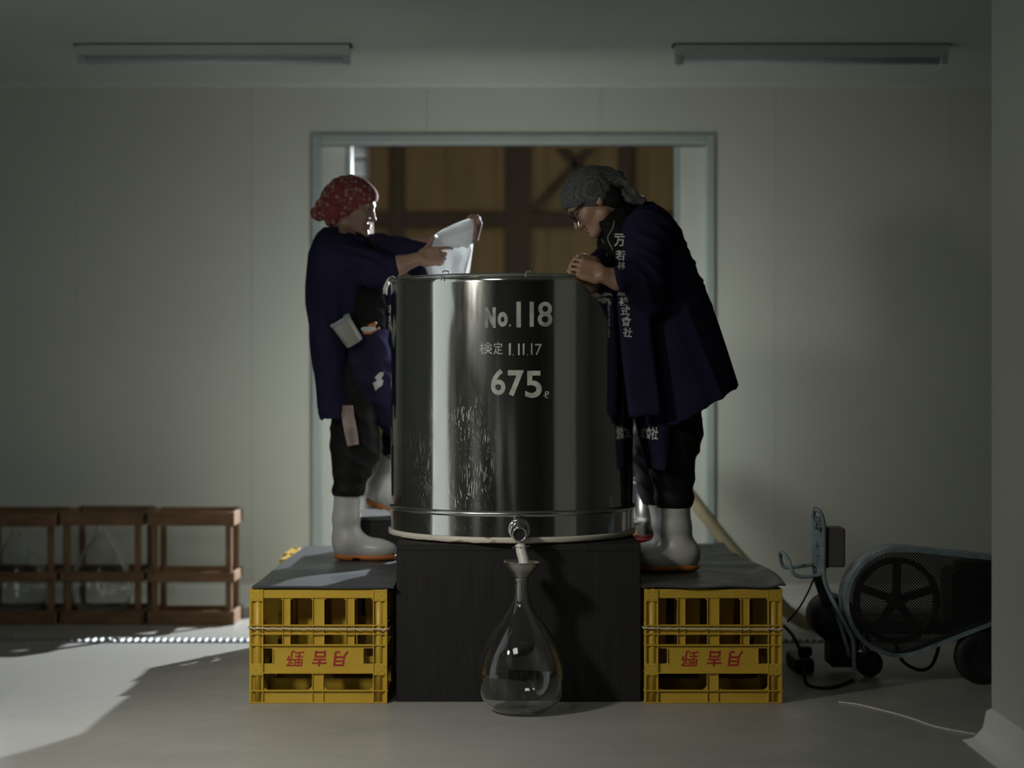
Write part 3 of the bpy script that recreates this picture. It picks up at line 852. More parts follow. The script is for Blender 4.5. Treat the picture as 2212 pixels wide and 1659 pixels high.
# ------------------------------------------------------------------ old wooden carboy crates at the left
def wood_crate(x0, x1, y0, y1, h, label, seed):
    r = random.Random(seed)
    t = thing('wooden_crate', label, 'crate', ((x0 + x1) / 2, y0, 0), 'old wooden carboy crates by the back wall')
    pw = 0.026
    px_ = 0.052
    hz = [(0.0, 0.066), (0.205, 0.252), (h - 0.072, h - 0.006)]
    hzb = [(0.0, 0.06), (0.215, 0.255), (h - 0.042, h)]
    def bd(name, a, b, material):
        m = MB(); j = r.uniform(-0.0015, 0.0015)
        m.box((a[0], a[1] + j, a[2]), (b[0], b[1] + j, b[2]), 0.0025)
        return m.build(name, material, t)
    # posts stand inside the rails
    for xa in (x0 + 0.016, x1 - 0.016 - px_ * 0.55):
        for ya in (y0 + 0.016, y1 - 0.016 - pw):
            bd('post', (xa, ya, 0.004), (xa + px_ * 0.55, ya + pw, h - 0.008), M['oldwood_v'])
    for k, (a, b) in enumerate(hz):
        bd('front_rail', (x0 + 0.016, y0, a), (x1 - 0.016, y0 + 0.016, b), M['oldwood'])
    for k, (a, b) in enumerate(hzb):
        bd('back_rail', (x0 + 0.016, y1 - 0.016, a), (x1 - 0.016, y1, b), M['oldwood'])
    for xa in (x0, x1 - 0.016):
        for a, b in hz:
            bd('side_rail', (xa, y0, a), (xa + 0.016, y1, b), M['oldwood_v'])
    n = 4
    for k in range(n):
        ya = y0 + 0.02 + (y1 - y0 - 0.04) * k / n
        bd('bottom_slat', (x0 + 0.018, ya, 0.018), (x1 - 0.018, ya + (y1 - y0 - 0.04) / n - 0.015, 0.032), M['oldwood'])
    return t
YC = 7.95
wood_crate(X(318, YC), X(506, YC), YC, YC + 0.26, 0.545, 'empty old wooden crate, right end lit, nearest the doorway', 3)
wood_crate(X(128, YC), X(308, YC), YC + 0.01, YC + 0.34, 0.545, 'old wooden crate with a glass carboy, middle of the dark row', 4)
wood_crate(X(-62, YC), X(120, YC), YC + 0.0, YC + 0.34, 0.54, 'old wooden crate cut off by the left picture edge, carboy inside', 5)
for px, lab in ((218, 'dusty glass carboy standing in the middle wooden crate'), (36, 'dusty glass carboy in the wooden crate at the left edge')):
    o = link('glass_carboy', CB, None, (X(px, YC + .18), YC + 0.185, 0.034))
    o.scale = (0.98, 0.98, 1.0)
    tag(o, lab, 'bottle', 'glass carboys in the wooden crates')

# ------------------------------------------------------------------ belt-driven machine at the right
def machine():
    Y0 = 6.36
    t = thing('grain_mill', 'old blue machine with perforated belt guard, control box and castors, in the dark corner', 'machine', (X(1945, Y0), Y0, 0))
    c1 = (X(1945, Y0), Z(1301, Y0)); r1 = 0.2115
    c2 = (X(2175, Y0), Z(1270, Y0)); r2 = 0.115
    # outline of the guard: hull of two circles
    dx, dz = c2[0] - c1[0], c2[1] - c1[1]
    L = math.hypot(dx, dz); base = math.atan2(dz, dx); off = math.acos((r1 - r2) / L)
    def outline(n=44, e=0.0):
        pts = []
        for i in range(n + 1):
            a = base + off + (2 * math.pi - 2 * off) * i / n
            pts.append((c1[0] + (r1 + e) * math.cos(a), c1[1] + (r1 + e) * math.sin(a)))
        for i in range(n // 2 + 1):
            a = base - off + 2 * off * i / (n // 2)
            pts.append((c2[0] + (r2 + e) * math.cos(a), c2[1] + (r2 + e) * math.sin(a)))
        return pts
    ol = outline(); inn = outline(e=-0.0035)
    inr = outline(e=-0.016)
    # rim band (depth .12)
    m = MB()
    n = len(ol); d0, d1 = Y0, Y0 + 0.13
    A = [m.bm.verts.new((p[0], d0, p[1])) for p in ol]; B = [m.bm.verts.new((p[0], d1, p[1])) for p in ol]
    C = [m.bm.verts.new((p[0], d0, p[1])) for p in inr]; D = [m.bm.verts.new((p[0], d1, p[1])) for p in inn]
    C2 = [m.bm.verts.new((p[0], d0 + 0.004, p[1])) for p in inr]; C3 = [m.bm.verts.new((p[0], d0 + 0.004, p[1])) for p in inn]
    for i in range(n):
        j = (i + 1) % n
        for a, b in ((A, B), (C, A), (C2, C), (C3, C2), (D, C3), (B, D)):
            f = m.bm.faces.new((a[i], a[j], b[j], b[i]))
    m.build('guard_rim', M['blue_paint'], t)
    # perforated sheet: real holes, joined geometry
    pitch = 0.0115
    m = MB(); bm = m.bm
    x0 = min(p[0] for p in inr); x1 = min(max(p[0] for p in inr), X(2165, Y0)); z0 = min(p[1] for p in inr); z1 = max(p[1] for p in inr)
    def inside(x, z):
        # in the hull of two circles
        if math.hypot(x - c1[0], z - c1[1]) < r1 - 0.012 or math.hypot(x - c2[0], z - c2[1]) < r2 - 0.012: return True
        u = ((x - c1[0]) * dx + (z - c1[1]) * dz) / (L * L)
        if u < 0 or u > 1: return False
        ca, sa = math.cos(base), math.sin(base)
        lx = (x - c1[0]) * ca + (z - c1[1]) * sa; lz = -(x - c1[0]) * sa + (z - c1[1]) * ca
        s_ = (r1 - r2) / L
        rr = (r1 - 0.012) / math.sqrt(1 - s_ * s_) - lx * s_ / math.sqrt(1 - s_ * s_)
        return abs(lz) < rr
    yy = Y0 + 0.006
    rh = 0.0027
    rows = int((z1 - z0) / (pitch / 2)) + 1
    h = pitch / 2
    vs, fs = [], []
    # diagonal lattice: each cell is a diamond with a square hole
    for j in range(rows):
        z = z0 + j * h
        i = 0
        x = x0 + (h if j % 2 else 0.0)
        while x < x1:
            if inside(x, z):
                o_ = [(x + h, z), (x, z + h), (x - h, z), (x, z - h)]
                q_ = [(x + rh, z), (x, z + rh), (x - rh, z), (x, z - rh)]
                b = len(vs)
                vs += [(p[0], yy, p[1]) for p in o_] + [(p[0], yy, p[1]) for p in q_]
                for k in range(4):
                    k2 = (k + 1) % 4
                    fs.append((b + k, b + k2, b + 4 + k2, b + 4 + k))
            x += pitch
    m.bm.free()
    o = mesh_from('perforated_sheet', vs, fs, M['dark_metal'], t)
    o['kind'] = 'stuff'
    md = o.modifiers.new('thickness', 'SOLIDIFY'); md.thickness = 0.0012; md.offset = 0
    # spoked flywheel inside and small pulley
    def wheel(c, r, y, w, name, spokes=5):
        m = MB(); m.lathe([(r - 0.02, -w / 2), (r, -w / 2), (r, w / 2), (r - 0.02, w / 2), (r - 0.02, -w / 2)], (c[0], y, c[1]), 48, False, False, axis='Y')
        m.lathe([(0.001, -w / 2), (0.035, -w / 2), (0.035, w / 2), (0.001, w / 2)], (c[0], y, c[1]), 24, False, False, axis='Y')
        for k in range(spokes):
            a = 2 * math.pi * k / spokes + 0.3
            m.bar((c[0] + 0.03 * math.cos(a), y, c[1] + 0.03 * math.sin(a)), (c[0] + (r - 0.01) * math.cos(a), y, c[1] + (r - 0.01) * math.sin(a)), 0.03, 0.018, (0, 1, 0))
        return m.build(name, M['dark_metal'], t)
    wheel(c1, 0.165, Y0 + 0.065, 0.04, 'flywheel')
    wheel(c2, 0.075, Y0 + 0.065, 0.04, 'pulley', 4)
    # frame and hopper body behind the guard
    m = MB(); m.box((c1[0] - 0.10, Y0 + 0.16, 0.17), (c1[0] + 0.75, Y0 + 0.42, 0.22), 0.006); m.build('chassis', M['dark_metal'], t)
    m = MB(); m.lathe([(0.001, 0), (0.085, 0.0), (0.09, 0.01), (0.09, 0.20), (0.08, 0.22), (0.001, 0.22)], (X(1800, Y0 + .3), Y0 + 0.22, 0.215), 28, False, False, axis='Y'); m.build('motor', M['dark_metal'], t)
    m = MB(); m.box((X(1786, Y0 + .3), Y0 + 0.22, 0.03), (X(1850, Y0 + .3), Y0 + 0.36, 0.14), 0.008); m.build('motor_base', M['dark_metal'], t)
    m = MB(); m.lathe([(0.11, 0), (0.115, 0.02), (0.105, 0.05), (0.03, 0.055)], (X(2110, Y0 + .3), Y0 + 0.24, Z(1225, Y0 + .3) - 0.02), 32, True, True); m.build('hopper_lid', M['dark_metal'], t)
    m = MB(); m.box((X(2040, Y0 + .3), Y0 + 0.17, 0.22), (X(2185, Y0 + .3), Y0 + 0.38, Z(1222, Y0 + .3) - 0.005), 0.02); m.build('hopper', M['dark_metal'], t)
    # castors: front stem castor and large wheel at the right
    xs = X(1886, Y0 + .05)
    m = MB(); m.lathe([(0.019, 0.10), (0.019, 0.195), (0.024, 0.196), (0.024, 0.21)], (xs, Y0 + 0.19, 0), 20); o = m.build('castor_stem', M['steel'], t)
    m = MB(); m.lathe([(0.034, 0.098), (0.034, 0.104), (0.022, 0.112)], (xs - .012, Y0 + 0.19, 0), 24); m.build('castor_cap', M['chrome'], t)
    for ya in (0.155, 0.220):
        m = MB(); m.prism([(xs - 0.035, 0.098), (xs + 0.03, 0.098), (xs + 0.04, 0.045), (xs - 0.005, 0.035)], Y0 + ya, Y0 + ya + 0.005); m.build('castor_fork', M['dark_metal'], t)
    def castor(x, y, r, w):
        m = MB(); m.lathe([(0.2 * r, -w / 2), (0.55 * r, -w / 2 * 0.8), (0.62 * r, -w / 2), (0.92 * r, -w / 2), (r, -w / 4), (r, w / 4), (0.92 * r, w / 2), (0.62 * r, w / 2), (0.55 * r, w / 2 * .8), (0.2 * r, w / 2)], (x, y, r), 32, True, True, axis='Y'); return m.build('castor_wheel', M['black_rubber'], t)
    castor(xs + 0.015, Y0 + 0.19, 0.052, 0.04)
    castor(X(2125, Y0), Y0 + 0.03, 0.105, 0.05)
    for ya in (0.0, 0.058):
        m = MB(); m.box((X(2118, Y0) - .01, Y0 + ya, 0.09), (X(2118, Y0) + 0.03, Y0 + ya + 0.004, 0.19)); m.build('wheel_fork', M['dark_metal'], t)
    # handle post : bent channel going up to the control plate
    Yh = Y0 + 0.02
    pts = [P(1845, 1447, Yh), P(1843, 1388, Yh), P(1836, 1368, Yh), P(1808, 1315, Yh), P(1786, 1268, Yh), P(1780, 1245, Yh), P(1779, 1225, Yh), P(1780, 1160, Yh), P(1779, 1130, Yh), P(1772, 1107, Yh), P(1762, 1100, Yh + .01)]
    m = MB(); m.tube(catmull(pts, 6), 0.0085, 10); m.build('handle_post', M['blue_paint'], t)
    pts = [P(1836, 1420, Yh + .16), P(1808, 1330, Yh + .16), P(1768, 1265, Yh + .14), P(1760, 1235, Yh + .12), P(1757, 1150, Yh + .1), P(1757, 1115, Yh + .1), P(1761, 1100, Yh + .06), P(1762, 1099, Yh + .01)]
    m = MB(); m.tube(catmull(pts, 6), 0.0085, 10); m.build('handle_post', M['blue_paint'], t)
    # plate between the two tubes
    a, b = P(1779.5, 1137, Yh), P(1757, 1128, Yh + .1)
    c, d = P(1757, 1222, Yh + .1), P(1779.5, 1232, Yh)
    m = MB()
    off_ = Vector((0.004, 0.001, 0))
    q = [m.bm.verts.new(v) for v in (a, b, c, d)]; q2 = [m.bm.verts.new(v + off_) for v in (a, b, c, d)]
    m.bm.faces.new(q); m.bm.faces.new(list(reversed(q2)))
    for i in range(4):
        j = (i + 1) % 4; m.bm.faces.new((q[j], q[i], q2[i], q2[j]))
    plate = m.build('control_plate', M['blue_paint'], t)
    # marks written on the plate : faded strokes following its slant
    U = (d - c).normalized() if False else (a - b).normalized()
    V = Vector((0, 0, 1)); N_ = -(off_.normalized())
    def mark(pts_, w, material):
        mm = MB()
        for s_, e_ in zip(pts_, pts_[1:]):
            p0 = b + U * s_[0] + V * s_[1] - off_ * 0.15; p1 = b + U * e_[0] + V * e_[1] - off_ * 0.15
            mm.bar(p0, p1, w, 0.001, U.cross(V), 0)
        return mm.build('plate_mark', material, plate)
    Lp = (a - b).length
    mark([(0.0, -0.018), (Lp, -0.024)], 0.004, M['black_rubber'])
    mark([(0.025, -0.085), (0.06, -0.085)], 0.003, M['black_rubber']); mark([(0.042, -0.07), (0.042, -0.1)], 0.003, M['black_rubber'])
    mark([(0.04, -0.125), (0.06, -0.122)], 0.003, M['black_rubber'])
    # label plate with two characters in white on dark (upper part of the plate)
    m = MB()
    lp = [b + U * 0.03 + V * -0.002, b + U * (Lp - 0.004) + V * 0.004, b + U * (Lp - 0.004) + V * -0.062, b + U * 0.03 + V * -0.044]
    up = Vector((0, 0, 0.03))
    q = [m.bm.verts.new(v + up - off_ * 0.3) for v in lp]; q2 = [m.bm.verts.new(v + up + off_ * .2) for v in lp]
    m.bm.faces.new(q); m.bm.faces.new(list(reversed(q2)))
    for i in range(4):
        j = (i + 1) % 4; m.bm.faces.new((q[j], q[i], q2[i], q2[j]))
    m.build('label_plate', M['dark_metal'], plate)
    def strokes(lst):
        for pts_ in lst:
            mm = MB()
            for s_, e_ in zip(pts_, pts_[1:]):
                p0 = b + up + U * s_[0] + V * s_[1] - off_ * 0.4; p1 = b + up + U * e_[0] + V * e_[1] - off_ * 0.4
                mm.bar(p0, p1, 0.0035, 0.001, U.cross(V), 0)
            mm.build('plate_mark', M['lamp_body'], plate)
    strokes([[(0.036, -0.018), (0.05, 0.0), (0.066, -0.014)], [(0.05, -0.004), (0.05, -0.018)], [(0.04, -0.022), (0.085, -0.022)], [(0.05, -0.03), (0.085, -0.034)], [(0.05, -0.03), (0.05, -0.044)], [(0.068, -0.032), (0.06, -0.048)]])
    # switch box on the back of the plate
    m = MB(); m.box((X(1787, Yh), Yh + 0.005, Z(1226, Yh)), (X(1827, Yh), Yh + 0.11, Z(1141, Yh)), 0.006); bx = m.build('switch_box', M['grey_box'], t)
    m = MB(); m.box((X(1781, Yh), Yh + 0.0, Z(1228, Yh)), (X(1790, Yh), Yh + 0.115, Z(1139, Yh)), 0.003); m.build('box_collar', M['dark_metal'], bx)
    # bent bracket bar to the left
    pts = [P(1777, 1240, Yh), P(1740, 1246, Yh), P(1718, 1242, Yh - .0), P(1709, 1228, Yh), P(1704, 1212, Yh + .01), P(1697, 1200, Yh + .03), P(1687, 1192, Yh + .06), P(1686, 1205, Yh + .09), P(1690, 1220, Yh + .10), P(1703, 1226, Yh + .10), P(1757, 1219, Yh + .10)]
    m = MB(); m.tube(catmull(pts, 6), 0.0075, 10); m.build('bracket_bar', M['blue_paint'], t)
    # flat dark strut under the plate
    m = MB(); m.bar(P(1767, 1240, Yh + .05), P(1790, 1310, Yh + .1), 0.045, 0.02, (0, 1, 0), 0.003); m.build('strut', M['dark_metal'], t)
    m = MB(); m.tube(catmull([P(1759, 1247, Yh + .05), P(1745, 1280, Yh + .08), P(1725, 1315, Yh + .12), P(1701, 1343, Yh + .16)], 8), 0.0035, 8); m.build('power_cable', M['black_rubber'], t)
    m = MB(); m.tube(catmull([P(1935, 1390, Yh + .14), P(1950, 1428, Yh + .12), P(1985, 1447, Yh + .08), P(2010, 1440, Yh + .08), P(2024, 1412, Yh + .12), P(2030, 1380, Yh + .14)], 8), 0.007, 8); m.build('drain_hose', M['black_rubber'], t)
machine()
# second dark hose lying from the crates to the machine
Yq = 7.0
def on_floor(px, py, r=0.0):
    Y = (CAM_H - r) * FPX / (py - 829.5)
    return Vector((X(px, Y), Y, r))
m = MB(); m.tube(catmull([P(1694, 1352, 6.75), P(1712, 1372, 6.6), P(1726, 1400, 6.5), P(1736, 1435, 6.45), on_floor(1744, 1478, .007), on_floor(1790, 1486, .007), on_floor(1842, 1470, .007)], 8), 0.007, 8)
tag(m.build('black_hose', M['black_rubber']), 'black rubber hose hanging from the right platform to the machine', 'hose')
m = MB(); m.box((X(1720, 6.6), 6.62, 0.0), (X(1762, 6.6), 6.86, 0.055), 0.012, seg=2)
o = m.build('motor_block', M['dark_metal'])
m2 = MB(); m2.lathe([(0.02, 0), (0.028, 0.004), (0.028, 0.03), (0.02, 0.036)], (X(1741, 6.7), 6.72, 0.055), 20); m2.build('knob', M['black_rubber'], o)
tag(o, 'low dark metal block on the floor between yellow crates and machine', 'block')
m = MB(); m.tube(catmull([on_floor(1812, 1517, .0035), on_floor(1848, 1521, .0035), on_floor(1900, 1533, .0035), on_floor(1960, 1549, .0035), on_floor(2008, 1566, .0035), on_floor(2040, 1574, .0035), on_floor(2088, 1583, .0035), on_floor(2108, 1586, .0035)], 8), 0.0035, 8)
tag(m.build('loose_string', M['cord']), 'frayed white string lying on the dark floor before the machine', 'string')

M['boot_white'] = mat('white_enamel', (0.6, 0.6, 0.58), 0.3)
# ------------------------------------------------------------------ beige hose behind the man, steel pail, step box
m = MB()
Yh = 7.62
m.tube(catmull([P(1395, 960, 8.2), P(1445, 1010, 8.1), P(1492, 1072, 8.0), P(1560, 1160, 7.9), P(1625, 1235, 7.8), P(1700, 1320, 7.72), (X(1760, 7.7), 7.7, 0.035), (X(1850, 7.65), 7.68, 0.032), (X(1960, 7.6), 7.7, 0.032)], 8), 0.0315, 20)
tag(m.build('suction_hose', M['hose']), 'thick beige hose sloping down behind the man to the floor', 'hose')
def pail():
    Y = 7.22
    zb = MATZ + 0.03
    xc = X(1405, Y); r = 0.118
    ztop = Z(1036, Y)
    t = thing('steel_pail', 'shiny steel pail behind the man, half hidden by tank and boot', 'pail', (xc, Y, zb))
    m = MB(); m.lathe([(0.002, zb + 0.006), (r * 0.82, zb + 0.006), (r * 0.86, zb + 0.02), (r, ztop - 0.008), (r - 0.003, ztop - 0.006), (r * 0.85, zb + 0.03), (0.002, zb + 0.012)], (xc, Y, 0), 40, False, False); m.build('body', M['steel'], t)
    m = MB(); m.lathe([(r + 0.007 * math.cos(a), ztop - 0.004 + 0.007 * math.sin(a)) for a in [2 * math.pi * k / 10 for k in range(11)]], (xc, Y, 0), 40, False, False); m.build('rim', M['chrome'], t)
    m = MB(); m.lathe([(r * 0.83, zb), (r * 0.84, zb + 0.007), (0.002, zb + 0.007)], (xc, Y, 0), 32, True, False); m.build('foot', M['steel'], t)
    u = thing('red_basin', 'shallow red plastic basin under the steel pail', 'basin', (xc, Y, MATZ + 0.02))
    z2 = MATZ + 0.022
    m = MB(); m.lathe([(0.002, z2 + 0.004), (0.125, z2 + 0.004), (0.137, z2 + 0.055), (0.146, z2 + 0.057), (0.147, z2 + 0.05), (0.139, z2 + 0.05), (0.128, z2), (0.002, z2)], (xc, Y, 0), 44, False, False); m.build('bowl', M['red_plastic'], u)
pail()
# pale dish peeping out behind the tank
m = MB(); m.lathe([(0.001, 0.004), (0.03, 0.004), (0.046, 0.010), (0.056, 0.018), (0.0575, 0.018), (0.048, 0.008), (0.031, 0.0), (0.001, 0.0)], (0.474, 6.80, H0 + 0.001), 36, False, False)
tag(m.build('white_dish', M['boot_white']), 'small white dish at the right edge of the black box, beside the tank foot', 'dish')
# step box behind the woman
def stepbox():
    x0, x1, y0, y1 = -0.69, -0.435, 6.96, 7.40
    z0, z1 = MATZ + 0.0095, Z(1116, 6.98)
    t = thing('step_box', "low dark wooden step box behind the woman's standing boot", 'box', ((x0 + x1) / 2, y0, z0))
    m = MB(); m.box((x0, y0, z0), (x1, y1, z1 - 0.016), 0.003); m.build('body', M['black_wood'], t)
    m = MB(); m.box((x0 - 0.006, y0 - 0.006, z1 - 0.016), (x1 + 0.006, y1 + 0.006, z1), 0.003); m.build('lid', M['rubber'], t)
    return z1
ZSTEP = stepbox()
# ------------------------------------------------------------------ implicit surfaces for bodies and clothes
class Field:
    def __init__(s, lo, hi, h):
        s.lo = np.array(lo, float); s.h = h
        s.n = np.ceil((np.array(hi, float) - s.lo) / h).astype(int) + 1
        s.d = np.full(tuple(s.n), 0.06, np.float32)
    def region(s, lo, hi, m):
        a = np.maximum(np.floor((np.array(lo) - m - s.lo) / s.h).astype(int), 0)
        b = np.minimum(np.ceil((np.array(hi) + m - s.lo) / s.h).astype(int) + 1, s.n)
        if np.any(b <= a): return None
        ax = [(s.lo[i] + s.h * np.arange(a[i], b[i])).astype(np.float32) for i in range(3)]
        return tuple(slice(a[i], b[i]) for i in range(3)), ax[0][:, None, None], ax[1][None, :, None], ax[2][None, None, :]
    def add(s, prim, k=0.0):
        r = s.region(prim[1], prim[2], max(k, 0) + 3 * s.h)
        if r is None: return s
        sl, x, y, z = r
        b = prim[0](x, y, z); a = s.d[sl]
        if k > 0:
            hh = np.maximum(k - np.abs(a - b), 0) / k
            s.d[sl] = np.minimum(a, b) - hh * hh * k * 0.25
        else: s.d[sl] = np.minimum(a, b)
        return s
    def sub(s, prim, k=0.0):
        r = s.region(prim[1], prim[2], max(k, 0) + 3 * s.h)
        if r is None: return s
        sl, x, y, z = r
        b = -prim[0](x, y, z); a = s.d[sl]
        if k > 0:
            hh = np.maximum(k - np.abs(a - b), 0) / k
            s.d[sl] = np.maximum(a, b) + hh * hh * k * 0.25
        else: s.d[sl] = np.maximum(a, b)
        return s
    def cut(s, fn):
        """keep where fn(x,y,z) < 0"""
        ax = [(s.lo[i] + s.h * np.arange(s.n[i])).astype(np.float32) for i in range(3)]
        s.d = np.maximum(s.d, fn(ax[0][:, None, None], ax[1][None, :, None], ax[2][None, None, :]).astype(np.float32))
        return s
    def mesh(s, relax=2):
        d = s.d.copy()
        d[0] = d[-1] = 0.05; d[:, 0] = d[:, -1] = 0.05; d[:, :, 0] = d[:, :, -1] = 0.05
        ins = d < 0
        c = [ins[i:ins.shape[0] - 1 + i, j:ins.shape[1] - 1 + j, k:ins.shape[2] - 1 + k] for i in (0, 1) for j in (0, 1) for k in (0, 1)]
        cnt = sum(q.astype(np.int8) for q in c)
        act = (cnt > 0) & (cnt < 8)
        idx = np.argwhere(act)
        vid = np.full(act.shape, -1, np.int32); vid[act] = np.arange(len(idx))
        pos = np.zeros((len(idx), 3)); num = np.zeros(len(idx))
        corner = {(i, j, k): d[idx[:, 0] + i, idx[:, 1] + j, idx[:, 2] + k] for i in (0, 1) for j in (0, 1) for k in (0, 1)}
        for ax in range(3):
            o1, o2 = [q for q in range(3) if q != ax]
            for u in (0, 1):
                for v in (0, 1):
                    p = [0, 0, 0]; p[o1] = u; p[o2] = v
                    q = list(p); q[ax] = 1
                    a, b = corner[tuple(p)], corner[tuple(q)]
                    m = (a < 0) != (b < 0)
                    t = np.where(m, a / np.where(m, a - b, 1), 0)
                    e = np.tile(np.array(p, float), (len(idx), 1)); e[:, ax] = t
                    pos[m] += e[m]; num[m] += 1
        pos = pos / num[:, None]
        V = s.lo + s.h * (idx + pos)
        quads = []
        for ax in range(3):
            o1, o2 = [(1, 2), (2, 0), (0, 1)][ax]
            n = list(d.shape); 
            sl0 = [slice(0, n[q]) for q in range(3)]; sl1 = list(sl0)
            sl0[ax] = slice(0, n[ax] - 1); sl1[ax] = slice(1, n[ax])
            for q in (o1, o2):
                sl0[q] = slice(1, n[q] - 1); sl1[q] = slice(1, n[q] - 1)
            A, B = ins[tuple(sl0)], ins[tuple(sl1)]
            e = np.argwhere(A != B)
            flip = A[tuple(e.T)]
            for q in (o1, o2): e[:, q] += 1
            def vv(a, b):
                f = e.copy(); f[:, o1] -= a; f[:, o2] -= b
                return vid[f[:, 0], f[:, 1], f[:, 2]]
            Q = np.stack([vv(1, 1), vv(0, 1), vv(0, 0), vv(1, 0)], 1)
            Q[~flip] = Q[~flip][:, ::-1]
            quads.append(Q)
        Q = np.concatenate(quads)
        Q = Q[(Q >= 0).all(1)]
        for _ in range(relax): V = laplace(V, Q, 0.5)
        return V, Q
def laplace(V, Q, w):
    acc = np.zeros_like(V); n = np.zeros(len(V))
    for i in range(4):
        a, b = Q[:, i], Q[:, (i + 1) % 4]
        for k in range(3): 
            acc[:, k] += np.bincount(a, V[b, k], len(V))
            acc[:, k] += np.bincount(b, V[a, k], len(V))
        n += np.bincount(a, minlength=len(V)) + np.bincount(b, minlength=len(V))
    return V * (1 - w) + w * acc / np.maximum(n, 1)[:, None]
def vnormals(V, Q):
    fn = np.cross(V[Q[:, 2]] - V[Q[:, 0]], V[Q[:, 3]] - V[Q[:, 1]])
    N = np.zeros_like(V)
    for i in range(4):
        for k in range(3): N[:, k] += np.bincount(Q[:, i], fn[:, k], len(V))
    return N / np.maximum(np.linalg.norm(N, axis=1), 1e-12)[:, None]
def waves(V, dirs, seed, ridge=True):
    """sum of warped sine ridges: fold-like relief"""
    r = np.random.default_rng(seed)
    out = np.zeros(len(V))
    warp = sum(np.sin(V @ r.normal(0, 9, 3) + r.uniform(0, 6)) for _ in range(3)) * 0.6
    for kx, ky, kz, amp in dirs:
        ph = V @ np.array([kx, ky, kz]) + warp + r.uniform(0, 6)
        q = np.sin(ph)
        out += amp * ((1 - np.abs(q)) * 2 - 1 if ridge else q)
    return out
def fold(V, Q, dirs, seed, mask=None, ridge=True):
    N = vnormals(V, Q)
    a = waves(V, dirs, seed, ridge)
    if mask is not None: a = a * mask
    V = V + N * a[:, None]
    return laplace(V, Q, 0.4)
def np_mesh(name, V, Q, mats, parent=None, mi=None):
    me = bpy.data.meshes.new(name)
    me.vertices.add(len(V)); me.vertices.foreach_set('co', V.astype(np.float32).ravel())
    me.loops.add(len(Q) * 4); me.loops.foreach_set('vertex_index', Q.astype(np.int32).ravel())
    me.polygons.add(len(Q)); me.polygons.foreach_set('loop_start', np.arange(0, len(Q) * 4, 4, dtype=np.int32))
    try: me.polygons.foreach_set('loop_total', np.full(len(Q), 4, dtype=np.int32))
    except Exception: pass
    for m in (mats if isinstance(mats, (list, tuple)) else [mats]): me.materials.append(m)
    if mi is not None: me.polygons.foreach_set('material_index', mi.astype(np.int32))
    me.polygons.foreach_set('use_smooth', [True] * len(Q))
    me.update(); me.validate()
    return link(name, me, parent)
def A3(v): return np.array([float(q) for q in v])
def capsule(p, q, r0, r1, sq=None):
    """tapered capsule; sq=(axis vector, factor): flatten across that axis"""
    p, q = A3(p), A3(q); d = q - p; L2 = max(d @ d, 1e-9); R = max(r0, r1)
    def f(x, y, z):
        ux, uy, uz = x - p[0], y - p[1], z - p[2]
        t = np.clip((ux * d[0] + uy * d[1] + uz * d[2]) / L2, 0, 1)
        ex, ey, ez = ux - t * d[0], uy - t * d[1], uz - t * d[2]
        l2 = ex * ex + ey * ey + ez * ez
        if sq is not None:
            a = A3(sq[0]); a = a / np.linalg.norm(a)
            c = ex * a[0] + ey * a[1] + ez * a[2]
            l2 = l2 + c * c * (sq[1] ** 2 - 1)
        return np.sqrt(l2) - (r0 + (r1 - r0) * t)
    return f, np.minimum(p, q) - R, np.maximum(p, q) + R
def ell(c, r, R=None):
    c = A3(c); r = A3(r); R = np.eye(3) if R is None else np.array(R)   # rows of R: local axes in world
    def f(x, y, z):
        ux, uy, uz = x - c[0], y - c[1], z - c[2]
        k0 = 0; k1 = 0
        for i in range(3):
            l = ux * R[i, 0] + uy * R[i, 1] + uz * R[i, 2]
            k0 = k0 + (l / r[i]) ** 2; k1 = k1 + (l / r[i] ** 2) ** 2
        k0 = np.sqrt(k0); k1 = np.sqrt(k1)
        return k0 * (k0 - 1) / np.maximum(k1, 1e-6)
    ext = np.sqrt(((R * r[:, None]) ** 2).sum(0))
    return f, c - ext, c + ext
def rbox(c, hs, rad, R=None):
    c = A3(c); hs = A3(hs); R = np.eye(3) if R is None else np.array(R)
    def f(x, y, z):
        ux, uy, uz = x - c[0], y - c[1], z - c[2]
        q = [np.abs(ux * R[i, 0] + uy * R[i, 1] + uz * R[i, 2]) - (hs[i] - rad) for i in range(3)]
        o = np.sqrt(sum(np.maximum(a, 0) ** 2 for a in q))
        return o + np.minimum(np.maximum(np.maximum(q[0], q[1]), q[2]), 0) - rad
    ext = np.abs(R * hs[:, None]).sum(0)
    return f, c - ext, c + ext
def loft(zs, x0, x1, y0, y1, p=2.4):
    """horizontal superellipse slices (world x range, y range per z)"""
    o = np.argsort(zs); zs, x0, x1, y0, y1 = [np.array(a, float)[o] for a in (zs, x0, x1, y0, y1)]
    def smooth_interp(z, v):
        # monotone-ish cubic via dense resampling
        zz = np.linspace(zs[0], zs[-1], 200); vv = np.interp(zz, zs, v)
        k = np.ones(9) / 9; vp = np.pad(vv, 4, mode='edge'); vv = np.convolve(vp, k, 'valid')
        return np.interp(z, zz, vv)
    def f(x, y, z):
        zf = z.ravel()
        a0, a1, b0, b1 = [smooth_interp(zf, v).reshape(z.shape) for v in (x0, x1, y0, y1)]
        ax, ay = (a1 - a0) / 2, (b1 - b0) / 2
        e = (np.abs((x - (a0 + a1) / 2) / ax) ** p + np.abs((y - (b0 + b1) / 2) / ay) ** p) ** (1 / p)
        d = (e - 1) * np.minimum(ax, ay)
        return np.maximum(d, np.maximum(zs[0] - z, z - zs[-1]))
    return f, (x0.min(), y0.min(), zs[0]), (x1.max(), y1.max(), zs[-1])
